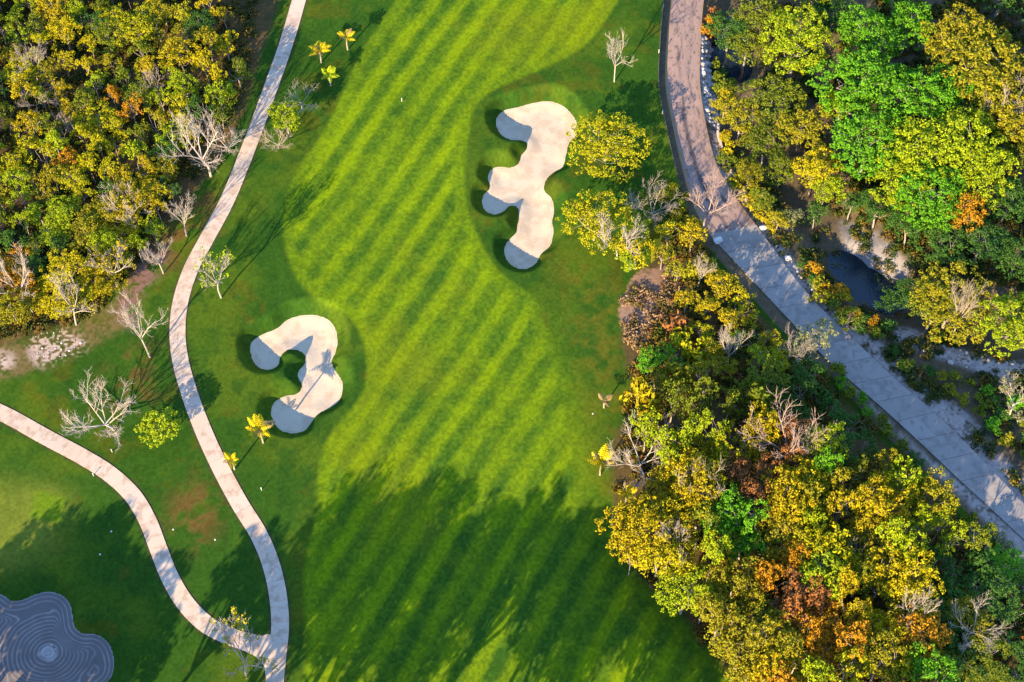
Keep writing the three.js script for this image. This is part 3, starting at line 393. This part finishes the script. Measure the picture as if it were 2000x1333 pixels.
{ // wood between the fairway and the concrete road
  const poly = [[1305, 420], [1345, 430], [1400, 510], [1480, 600], [1540, 680], [1600, 740], [1680, 830], [1760, 900], [1840, 980], [1930, 1060], [2080, 1200], [2080, 1480], [1560, 1480], [1470, 1320], [1400, 1260], [1365, 1190], [1285, 1110], [1225, 1080], [1215, 990], [1270, 960], [1300, 880], [1225, 850], [1240, 790], [1250, 700], [1300, 650], [1330, 560], [1290, 500], [1220, 490], [1240, 430]], r = rnd(57);
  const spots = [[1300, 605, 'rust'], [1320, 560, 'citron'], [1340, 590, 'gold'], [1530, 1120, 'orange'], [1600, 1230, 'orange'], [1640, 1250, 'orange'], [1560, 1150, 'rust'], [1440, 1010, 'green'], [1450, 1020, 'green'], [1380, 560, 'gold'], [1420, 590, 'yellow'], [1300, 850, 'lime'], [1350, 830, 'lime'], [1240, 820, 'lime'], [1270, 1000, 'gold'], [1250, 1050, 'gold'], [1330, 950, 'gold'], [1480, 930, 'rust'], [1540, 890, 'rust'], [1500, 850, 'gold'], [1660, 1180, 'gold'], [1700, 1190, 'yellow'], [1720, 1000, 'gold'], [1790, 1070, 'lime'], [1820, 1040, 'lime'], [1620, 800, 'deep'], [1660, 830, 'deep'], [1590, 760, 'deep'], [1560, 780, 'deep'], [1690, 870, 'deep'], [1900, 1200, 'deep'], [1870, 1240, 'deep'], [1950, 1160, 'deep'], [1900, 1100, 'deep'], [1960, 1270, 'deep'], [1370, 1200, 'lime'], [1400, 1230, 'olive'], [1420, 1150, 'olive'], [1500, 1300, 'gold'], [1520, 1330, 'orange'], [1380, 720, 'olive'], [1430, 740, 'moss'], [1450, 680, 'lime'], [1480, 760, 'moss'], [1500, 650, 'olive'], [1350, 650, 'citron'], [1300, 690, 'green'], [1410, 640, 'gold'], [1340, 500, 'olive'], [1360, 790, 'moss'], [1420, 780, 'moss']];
  for (const [x, y] of scatter(poly, 38, 23)) {
    let tone = pick(r, [['olive', 4], ['gold', 2], ['lime', 2.6], ['citron', 3], ['yellow', 2.4], ['moss', 2], ['orange', .45], ['green', .3]]), dm = 48; for (const s of spots) { const d = Math.hypot(x - s[0], y - s[1]); if (d < dm) { dm = d; tone = s[2]; } }
    if (x > 1820 && y > 1080) tone = pick(r, [['deep', 4], ['moss', 1], ['green', .6], ['olive', .5]]); const lowArea = y < 800 || tone === 'deep', form = lowArea ? pick(r, [['scrub', 4], ['thin', 3], ['bush', 1]]) : pick(r, [['round', 5], ['scrub', 3], ['thin', 3]]), R = (form === 'round' ? 3.3 : 2.4) * (.8 + .5 * r()), nearRoad = x - 1000 > (y - 666) * 1.1 + 330, dark = x > 1810 && y > 1075, H = (dark ? 4.2 : tone === 'deep' ? 5 : y < 760 ? 6 : 12.5) * (.78 + .44 * r()), [wx, wz] = at(x, y, H * .7); if (roadF.at(wx, wz) < 2.2) continue;  // lower corner: darker leaf tones and low crowns stand for the shade there
    plant('t', form, tone, wx, wz, R, H, 'woodland_tree', ...forestLabel(tone, form, poly, x, y, 'wood beside the road', R));
  }
}
// large trees east of the creek, each placed for itself: crown centre pixel, radius in pixels, height
for (const [x, y, rp, H, form, tone, note] of [
  [1560, 75, 72, 13, 'broad', 'lime', 'yellow lime'], [1700, 60, 60, 13, 'broad', 'green', 'bright green'], [1690, 160, 80, 15, 'broad', 'green', 'bright green'], [1780, 40, 50, 12, 'round', 'green', 'bright green'], [1700, 270, 75, 14, 'broad', 'green', 'bright green'], [1790, 180, 70, 15, 'broad', 'green', 'bright green'], [1790, 290, 75, 15, 'broad', 'lime', 'yellow lime'], [1860, 180, 55, 13, 'broad', 'green', 'bright green'], [1880, 270, 75, 15, 'broad', 'lime', 'yellow lime'], [1820, 375, 70, 13, 'broad', 'green', 'bright green'], [1760, 350, 55, 12, 'broad', 'lime', 'yellow lime'], [1915, 335, 60, 13, 'broad', 'lime', 'yellow lime'], [1885, 405, 42, 11, 'round', 'orange', 'orange'], [1930, 130, 100, 16, 'broad', 'olive', 'olive brown'], [1990, 220, 70, 14, 'broad', 'olive', 'olive brown'], [1870, 70, 60, 14, 'broad', 'olive', 'olive brown'], [1600, 305, 45, 11, 'round', 'yellow', 'bright yellow'], [1510, 190, 62, 10, 'broad', 'moss', 'moss green'], [1450, 220, 50, 9, 'round', 'olive', 'olive'], [1500, 270, 45, 9, 'round', 'moss', 'moss green'], [1570, 230, 50, 10, 'round', 'olive', 'olive'], [1420, 180, 32, 7, 'scrub', 'gold', 'golden'], [1430, 30, 50, 9, 'round', 'deep', 'dark green'], [1465, 60, 45, 9, 'round', 'moss', 'moss green'], [1490, 10, 50, 10, 'round', 'moss', 'moss green'], [1630, 20, 45, 9, 'round', 'deep', 'dark green'], [1870, 575, 72, 11, 'broad', 'olive', 'olive'], [1830, 590, 45, 9, 'round', 'moss', 'moss green'], [1985, 610, 62, 11, 'broad', 'lime', 'yellow lime'], [1650, 200, 45, 10, 'round', 'lime', 'yellow lime'], [1960, 300, 45, 9, 'round', 'moss', 'moss green'], [1975, 390, 50, 8, 'round', 'deep', 'dark green'], [1920, 470, 50, 8, 'round', 'deep', 'dark green'], [1840, 470, 45, 8, 'round', 'deep', 'dark green'], [1780, 440, 40, 8, 'round', 'deep', 'dark green'], [1720, 400, 40, 8, 'round', 'deep', 'dark green'], [1670, 380, 30, 7, 'scrub', 'deep', 'dark green'], [1990, 500, 45, 8, 'round', 'deep', 'dark green'], [1970, -40, 70, 13, 'broad', 'deep', 'dark green'], [1760, -50, 60, 12, 'broad', 'green', 'bright green'], [1600, -50, 60, 12, 'broad', 'lime', 'yellow lime'], [2080, 60, 80, 15, 'broad', 'deep', 'dark green'], [2090, 330, 70, 13, 'broad', 'deep', 'dark green'], [2080, 480, 60, 11, 'broad', 'deep', 'dark green'], [1480, -60, 60, 10, 'round', 'moss', 'moss green'], [1545, 420, 26, 5, 'thin', 'grey', 'grey green'], [1590, 660, 46, 9, 'thin', 'grey', 'grey green'], [1745, 570, 26, 5, 'scrub', 'deep', 'dark green'], [1600, 560, 24, 3, 'bush', 'olive', 'olive'], [1490, 385, 26, 6, 'round', 'moss', 'moss green'], [1520, 425, 24, 6, 'scrub', 'olive', 'olive'], [1465, 330, 28, 7, 'round', 'olive', 'olive'], [1530, 315, 34, 8, 'round', 'moss', 'moss green'], [1600, 400, 24, 6, 'scrub', 'deep', 'dark green'], [1620, 345, 36, 9, 'round', 'lime', 'yellow lime'], [1660, 620, 26, 4, 'scrub', 'moss', 'moss green'], [1790, 560, 34, 6, 'round', 'deep', 'dark green']]) {  // some small trees beside the gully are added to throw shade over it
  const hc = H * .72, [wx, wz] = at(x, y, hc - 2), big = form === 'broad';
  plant('t', form, tone, wx, wz, rp * (big ? .093 : .086), H, big ? 'broadleaf_tree' : 'creekside_tree', `${note} ${big ? 'broad crowned' : 'smaller'} tree by the creek across the road`, 'tree', `${note} ${big ? 'broad' : 'smaller'} trees along the creek`, tone === 'olive' ? barkTan : barkGrey);
}
{ // bushes on the banks and verges
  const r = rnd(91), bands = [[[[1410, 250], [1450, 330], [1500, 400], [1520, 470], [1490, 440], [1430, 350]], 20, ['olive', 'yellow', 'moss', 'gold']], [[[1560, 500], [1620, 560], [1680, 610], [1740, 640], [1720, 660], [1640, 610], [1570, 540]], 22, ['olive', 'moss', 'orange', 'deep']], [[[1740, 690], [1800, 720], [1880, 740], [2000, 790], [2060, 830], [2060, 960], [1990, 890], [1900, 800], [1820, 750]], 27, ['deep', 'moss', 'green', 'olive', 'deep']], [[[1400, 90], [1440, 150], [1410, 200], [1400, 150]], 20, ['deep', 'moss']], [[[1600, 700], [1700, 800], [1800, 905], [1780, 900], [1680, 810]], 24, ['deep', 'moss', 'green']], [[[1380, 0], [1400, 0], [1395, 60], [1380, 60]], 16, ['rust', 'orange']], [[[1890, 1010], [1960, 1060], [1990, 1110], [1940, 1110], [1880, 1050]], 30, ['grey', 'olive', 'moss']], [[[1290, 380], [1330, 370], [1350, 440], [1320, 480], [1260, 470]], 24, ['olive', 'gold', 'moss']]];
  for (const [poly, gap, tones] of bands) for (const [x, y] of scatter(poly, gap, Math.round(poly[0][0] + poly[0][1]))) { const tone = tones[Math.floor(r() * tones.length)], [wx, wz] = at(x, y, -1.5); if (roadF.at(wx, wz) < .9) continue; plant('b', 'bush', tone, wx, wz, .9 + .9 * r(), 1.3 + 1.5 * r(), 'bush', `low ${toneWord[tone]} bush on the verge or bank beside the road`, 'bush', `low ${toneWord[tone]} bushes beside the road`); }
}
// trees standing singly on the course
const one = (form, tone, px, py, h, R, H, label, bark = barkPale, name = 'course_tree') => { const [x, z] = at(px, py, h); return plant('o', form, tone, x, z, R, H, name, label, 'tree', undefined, bark); };
one('round', 'lime', 564, 262, 0, 2.7, 7, 'small yellow green tree on the verge beside the upper cart path');
one('spread', 'citron', 1182, 312, 0, 6.9, 8, 'large yellow green tree beside the upper sand bunker', barkTan);
one('spread', 'citron', 1160, 468, 0, 5.9, 9.5, 'bushy yellow green tree between the sand bunker and the wood', barkTan);
one('scrub', 'lime', 1230, 525, 0, 3.4, 6, 'lime green tree at the corner of the wood by the bare branches');
one('ball', 'lime', 317, 853, 0, 3.1, 4.8, 'round lime green tree on the grass between the two cart paths');
for (const [set, k, px, py, top, w, label, opt] of [
  ['up', 0, 1200, 160, 58, 78, 'bare pale tree standing alone on the lawn near the dirt road'],
  ['up', 1, 412, 345, 130, 150, 'tall bare white tree at the thicket edge beside the cart path'],
  ['low', 0, 448, 300, 225, 75, 'short twiggy bare tree next to the tall bare one by the cart path'],
  ['up', 2, 364, 462, 388, 80, 'bare forked tree between the thicket and the cart path bend', { bark: barkPale }],
  ['up', 3, 319, 534, 465, 78, 'thin bare tree by the brown mulch at the thicket corner'],
  ['tuft', 0, 228, 561, 460, 90, 'bare pale tree with a few gold leaves at the thicket foot', { tone: 'gold' }],
  ['wide', 0, 46, 600, 488, 95, 'bare white tree with spreading limbs in front of the thicket'],
  ['tuft', 1, 147, 633, 540, 90, 'pale trunked tree amid yellow foliage above the rubble patch', { tone: 'yellow' }],
  ['up', 0, 292, 697, 568, 95, 'bare white tree on the lawn beside the narrow bend of the cart path', { turn: 2 }],
  ['low', 1, 222, 840, 748, 125, 'wide spreading bare tree beside the round lime tree'],
  ['tuft', 2, 432, 582, 470, 95, 'half bare tree with lime leaf tufts across the path from the thicket', { tone: 'lime' }],
  ['low', 0, 545, 292, 235, 65, 'brown bare branched shrub tree beside the upper cart path', { bark: barkTan }],
  ['wide', 1, 590, 215, 168, 70, 'small grey bare tree behind the yellow green tree on the verge', { bark: barkGrey }],
  ['up', 1, 1375, 435, 318, 105, 'bare pinkish tree overhanging the dirt road at its joint', { bark: barkPink }],
  ['wide', 2, 1255, 935, 845, 125, 'bare white tree at the edge of the wood facing the fairway'],
  ['up', 2, 1366, 1014, 890, 110, 'pale trunked bare tree rising from golden foliage in the wood', { bark: barkTan }],
  ['up', 3, 1300, 1125, 1000, 80, 'bare white tree by the lower corner of the wood'],
  ['up', 0, 1276, 1085, 1010, 55, 'slender bare tree close to the lower corner of the wood'],
  ['wide', 0, 1640, 1150, 1072, 70, 'bare white tree in the middle of the wood'],
  ['wide', 1, 1715, 1050, 975, 95, 'bare pale tree behind the lime green crowns in the wood'],
  ['up', 1, 1535, 930, 795, 150, 'large bare pinkish tree in the upper part of the wood', { bark: barkPink }],
  ['wide', 2, 1475, 1235, 1165, 95, 'bare white tree near the foot of the wood'],
  ['wide', 0, 1205, 505, 395, 105, 'bare white tree with bent limbs beside the bushy yellow green tree'],
  ['low', 1, 1280, 430, 345, 95, 'grey bare tree at the top corner of the wood', { bark: barkGrey }],
  ['up', 2, 1362, 560, 492, 60, 'slim bare tree near the dry patch of ground'],
  ['up', 3, 1552, 716, 625, 80, 'leaning bare tree on the verge of the concrete road', { bark: barkGrey }],
  ['tuft', 0, 1976, 806, 715, 85, 'sparse pale tree on the bank beyond the concrete road', { tone: 'grey' }],
  ['tuft', 1, 480, 1325, 1232, 105, 'bare pale tree with yellow leaf tufts where the two cart paths join', { tone: 'yellow' }],
  ['up', 0, 75, 165, 75, 80, 'grey bare tree standing in the top of the thicket', { bark: barkGrey }],
  ['wide', 1, 90, 215, 140, 85, 'grey bare tree among olive foliage in the thicket', { bark: barkGrey }],
  ['up', 3, 130, 285, 215, 65, 'grey bare tree deep in the thicket', { bark: barkGrey }],
  ['up', 1, 312, 195, 122, 60, 'bare tree under golden foliage in the thicket', { bark: barkGrey }],
  ['wide', 2, 270, 440, 345, 95, 'bare tree under golden foliage at the thicket edge', { bark: barkPale }],
  ['wide', 0, 1930, 235, 45, 170, 'pale bare limbs within the olive brown tree across the creek', { bark: barkTan }],
  ['up', 2, 1870, 640, 500, 80, 'pale bare limbs within the olive tree by the creek', { bark: barkTan }],
  ['up', 3, 1420, 720, 625, 70, 'bare white sapling in the shrubby upper wood'],
  ['up', 0, 1760, 1240, 1150, 70, 'bare pale tree near the dark green trees of the wood'],
  ['wide', 1, 1890, 1255, 1190, 80, 'bare pale tree among the dark green trees of the wood'],
]) bareAt(set, k, px, py, top, w, label, opt);

// young palms
const palmLeaf = LM([.55, .43, .010]), palmLeaf2 = LM([.34, .42, .010]), palmDry = LM([.34, .22, .10]);
function frond(seed, L) { const r = rnd(seed), b = new B(true), n = 9; for (let k = 0; k < n; k++) { const t = (k + .5) / n, x = L * t, y = L * (.55 * t - .75 * t * t), w = L * .34 * Math.sin(Math.PI * (.12 + .85 * t)); for (const s of [-1, 1]) b.leaf(x + w * .25, y - w * .12, s * w * .5, norm([(r() - .5) * .4, 1, s * .45]), w * .62, L * .05, s * 1.0 + .2 * (r() - .5), [.9 + .2 * r(), .9 + .2 * r(), 1]); const m = b; const o = m.p.length / 3; const x2 = L * (k + 1) / n, y2 = L * (.55 * (k + 1) / n - .75 * ((k + 1) / n) ** 2), x1 = L * k / n, y1 = L * (.55 * k / n - .75 * (k / n) ** 2); for (const q of [[x1, y1, -.03], [x2, y2, -.03], [x2, y2, .03], [x1, y1, .03]]) { m.p.push(...q); m.n.push(0, 1, 0); m.c.push(1, .95, .7); } m.i.push(o, o + 2, o + 1, o, o + 3, o + 2); } return b.geo(); }
const frondG = [frond(1, 1.9), frond(2, 1.7), frond(3, 2.0)];
for (const [px, py, top, n, label, m, s] of [
  [627, 122, 84, 13, 'yellow young palm on the verge below the other two palms', palmLeaf, 1], [679, 96, 56, 11, 'yellow and brown young palm nearest the striped fairway', palmLeaf, .9], [646, 168, 136, 12, 'green young palm nearest the bare grey tree on the verge', palmLeaf2, .9],
  [458, 918, 888, 9, 'tiny yellow palm beside the cart path', palmLeaf, .7], [514, 866, 822, 13, 'yellow young palm by the foot of the sand bunker', palmLeaf, 1.1], [1180, 797, 776, 4, 'dry straw coloured palm alone at the lawn edge', palmDry, .8], [1172, 930, 888, 13, 'bright yellow palm beside the bare white tree at the wood edge', palmLeaf, 1.15], [1222, 985, 955, 11, 'bright yellow palm at the foot of the wood edge', palmLeaf, .95]]) {
  const [x, z] = at(px, py, 0), H = heightFor(px, py, top) * .6, g = thing('palm_tree', label, 'palm', undefined, x, ground(x, z), z, tR() * 6.28), b = new B(); b.path([[0, -.2, 0], [.06, H * .5, .05], [.02, H, 0]], .16, .11, 7); mesh('trunk', b.geo(), barkTan, g);
  for (let k = 0; k < n; k++) { const f = mesh('frond', frondG[k % 3], m === palmLeaf && k % 5 === 4 ? palmDry : m, g); f.position.set(.02, H, 0); f.rotation.set((tR() - .5) * .5, k / n * 6.283 + tR() * .8, .1 + tR() * .8); f.rotation.order = 'YZX'; f.scale.setScalar(s * (.75 + .45 * tR())); }
}
// tall trees beyond the lower edge, whose shadows lie over the lower fairway and the raked bunker
for (const [px, py, R, H] of [[330, 1560, 6, 23], [470, 1570, 7, 23], [610, 1565, 6, 22], [740, 1580, 7, 23], [865, 1570, 6, 21], [970, 1600, 7, 20], [1090, 1620, 6, 18], [560, 1690, 7, 22], [830, 1720, 6, 21], [215, 1530, 5.5, 18], [310, 1640, 7, 20], [430, 1690, 8, 22], [-230, 1490, 7, 16], [-110, 1500, 7, 17], [-40, 1540, 6, 17], [-170, 1600, 8, 17], [-80, 1630, 7, 17], [-78, 1400, 3.3, 16], [-95, 1330, 2.8, 13], [-190, 1545, 8, 17], [-30, 1610, 7, 16], [-120, 1560, 8, 16], [-150, 1530, 7, 14], [-60, 1500, 6, 13], [1190, 1600, 5, 13]]) { const [x, z] = at(px, py, 0); plant('s', 'lush', 'moss', x, z, R, H, 'shade_tree', 'tall moss green tree on the near side of the course casting a long shadow', 'tree', 'tall trees along the near side of the course'); }

// ---------------------------------------------------------------- small things
const white = mat([.62, .60, .56], .7);
const stakeG = (() => { const g = new THREE.CylinderGeometry(.06, .08, .7, 8); g.translate(0, .35, 0); return g; })(), capG = new THREE.SphereGeometry(.1, 10, 6), discG = new THREE.CylinderGeometry(.12, .14, .06, 12);
for (const [px, py, label] of [[785, 199, 'white marker stake standing on the striped fairway'], [1287, 103, 'white marker post beside the retaining wall near the lone bare tree'], [1294, 222, 'white marker post beside the retaining wall by the large yellow tree'], [1297, 4, 'white marker post at the far end of the retaining wall'], [219, 884, 'white marker post between the branch path and the spreading bare tree'], [183, 931, 'white marker post on the grass side of the branch path'], [511, 959, 'white marker post on the grass below the lower bunker']]) { const [x, z] = at(px, py, 0), g = thing('marker_post', label, 'marker post', undefined, x, ground(x, z), z); mesh('post', stakeG, white, g); const c = mesh('cap', capG, white, g); c.position.y = .72; }
for (const [px, py] of [[217, 1039], [195, 1084], [338, 1036], [420, 1056], [1158, 809]]) { const [x, z] = at(px, py, 0); const m = mesh('sprinkler_cover', discG, white); m.position.set(x, ground(x, z) + .02, z); m.userData = { label: 'small pale sprinkler cover set in the grass', category: 'sprinkler', group: 'sprinkler covers in the grass' }; }
// stones
const stoneG = []; for (let k = 0; k < 5; k++) { const r = rnd(600 + k), g = new THREE.IcosahedronGeometry(.5, 1), p = g.attributes.position, mp = new Map(); for (let i = 0; i < p.count; i++) { const key = [p.getX(i), p.getY(i), p.getZ(i)].map(v => v.toFixed(3)).join(); if (!mp.has(key)) mp.set(key, .75 + .5 * r()); const s = mp.get(key); p.setXYZ(i, p.getX(i) * s, p.getY(i) * s * .65, p.getZ(i) * s); } g.computeVertexNormals(); stoneG.push(g); }
const stoneM = [mat([.50, .45, .43], .95), mat([.42, .38, .37], .95), mat([.56, .49, .44], .95), mat([.36, .31, .29], .95)];
const sR = rnd(808);
function stones(name, label, poly, gap, smin, smax, h) { const g = thing(name, label, 'stones'); for (const [px, py] of scatter(poly, gap, Math.round(poly[0][0] * 3 + poly[0][1]))) { const [x, z] = at(px, py, h), s = mix(smin, smax, sR() ** 2), m = mesh('stone', stoneG[Math.floor(sR() * 5)], stoneM[Math.floor(sR() * 4)], g); m.position.set(x, ground(x, z) + s * .08, z); m.rotation.set(sR() * .6, sR() * 6.28, sR() * .6); m.scale.setScalar(s); } }
stones('riprap_bank', 'pale broken stones heaped on the bank between dirt road and creek', [[1370, 66], [1390, 72], [1395, 140], [1402, 200], [1404, 242], [1384, 242], [1374, 180], [1371, 120]], 6.5, .5, 1.3, -2);
stones('rubble_heap', 'pale rubble along the creek side of the concrete road', [[1500, 452], [1530, 490], [1560, 520], [1620, 590], [1660, 640], [1640, 630], [1580, 560], [1520, 500]], 9, .4, 1.2, -1.9);
stones('rubble_patch', 'pale stones scattered on dry ground below the thicket', [[58, 700], [68, 652], [110, 642], [160, 668], [120, 700]], 11, .15, .45, 0);
stones('bank_stones', 'pale stones strewn on the gravel bank of the creek', [[1750, 645], [1800, 640], [1900, 690], [2010, 715], [2010, 745], [1900, 725], [1800, 690]], 13, .3, .9, -2.4);
{ const g = thing('stone_cluster', 'small dark stones at the centre of the raked bunker', 'stones'); for (const [px, py, sz] of [[100, 1262, .5], [108, 1270, .4], [86, 1283, .45], [93, 1272, .3]]) { const [x, z] = at(px, py, -1.2), m = mesh('stone', stoneG[0], stoneM[3], g); m.position.set(x, hSand(bunkers[2], x, z) + .06, z); m.scale.setScalar(sz); } }
for (const [px, py, w, d, turn, label] of [[1403, 468, 1.5, 1.1, .6, 'white concrete headwall block at the bend of the dirt road'], [1492, 440, 1.2, 1.0, .8, 'grey concrete block beside the road joint above the creek'], [1541, 499, 1.1, .9, .4, 'white boulder on the rubble beside the concrete road']]) { const [x, z] = at(px, py, -1), m = mesh('concrete_block', (() => { const g = stoneG[1].clone(); g.scale(w * 1.2, 1.6, d * 1.2); return g; })(), mat([.66, .63, .60], .9)); m.position.set(x, ground(x, z) + .35, z); m.rotation.y = turn; m.userData = { label, category: 'concrete block' }; }
{ // low undergrowth of the thicket and the wood: nobody could count it
  const b = new B(true), r = rnd(3); for (let k = 0; k < 5; k++) leafClump(b, r, [(r() - .5) * .8, .25 + .3 * r(), (r() - .5) * .8], .4, 9, .17); const geo = b.geo();
  const make = (name, label, polys, n, cols) => { const pts = []; const rr = rnd(n); let guard = 0; while (pts.length < n && guard++ < n * 20) { const pl = polys[Math.floor(rr() * polys.length)], px = mix(pl.x0, pl.x1, rr()), py = mix(pl.y0, pl.y1, rr()); if (!inside(pl.p, px, py)) continue; const [x, z] = at(px, py, 0); if (eastSide(x, z) && (roadF.at(x, z) < 1.2 || creekF.at(x, z) < 5 && (creekF.at(x, z) < 1.2 || rr() < .6))) continue; if (vn(x * .35, z * .35) < .35) continue; pts.push([x, z]); }
    const im = new THREE.InstancedMesh(geo, LM([1, 1, 1]), pts.length), o = new THREE.Object3D(), c = new THREE.Color(); im.name = name; im.userData = { kind: 'stuff', label, category: 'undergrowth' }; im.castShadow = im.receiveShadow = true; pts.forEach(([x, z], i) => { o.position.set(x, ground(x, z), z); o.rotation.y = rr() * 6.28; o.scale.setScalar(.6 + 1.0 * rr()); o.updateMatrix(); im.setMatrixAt(i, o.matrix); const q = cols[Math.floor(rr() * cols.length)], v = .8 + .4 * rr(); im.setColorAt(i, c.setRGB(q[0] * v, q[1] * v, q[2] * v)); }); scene.add(im); };
  const pl = p => { const xs = p.map(q => q[0]), ys = p.map(q => q[1]); return { p, x0: Math.min(...xs), x1: Math.max(...xs), y0: Math.min(...ys), y1: Math.max(...ys) }; };
  make('thicket_undergrowth', 'low leafy undergrowth between the trees of the thicket', [pl([[-80, -80], [500, -80], [500, 60], [470, 200], [410, 310], [330, 430], [250, 540], [190, 610], [40, 660], [-80, 690]])], 4200, [[.06, .075, .015], [.09, .09, .014], [.05, .07, .02], [.13, .09, .02]]);
  make('dry_weeds', 'dry straw and pinkish weeds on the bare patch by the wood', [pl([[1215, 580], [1265, 525], [1325, 520], [1335, 565], [1295, 625], [1250, 680], [1222, 670]])], 110, [[.24, .15, .10], [.18, .12, .06], [.30, .20, .12], [.12, .10, .03]]);
  make('wood_undergrowth', 'low leafy undergrowth between the trees of the wood', [pl([[1225, 770], [1235, 690], [1330, 560], [1290, 480], [1330, 400], [1410, 520], [1600, 720], [1780, 900], [2060, 1180], [2060, 1400], [1500, 1400], [1400, 1290], [1230, 1090], [1205, 960], [1215, 860]])], 5200, [[.12, .10, .014], [.09, .10, .014], [.17, .11, .018], [.05, .08, .016], [.20, .10, .03]]);
  make('bank_undergrowth', 'low weeds along the creek banks across the road', [pl([[1400, 240], [1500, 320], [1640, 380], [1760, 520], [1900, 640], [2060, 720], [2060, 1000], [1950, 900], [1760, 740], [1560, 560], [1440, 380]]), pl([[1480, 0], [2060, -60], [2060, 640], [1780, 560], [1660, 420], [1500, 200]])], 3600, [[.05, .075, .014], [.09, .10, .014], [.03, .06, .015], [.14, .10, .02]]);
}
renderer.render(scene, camera);
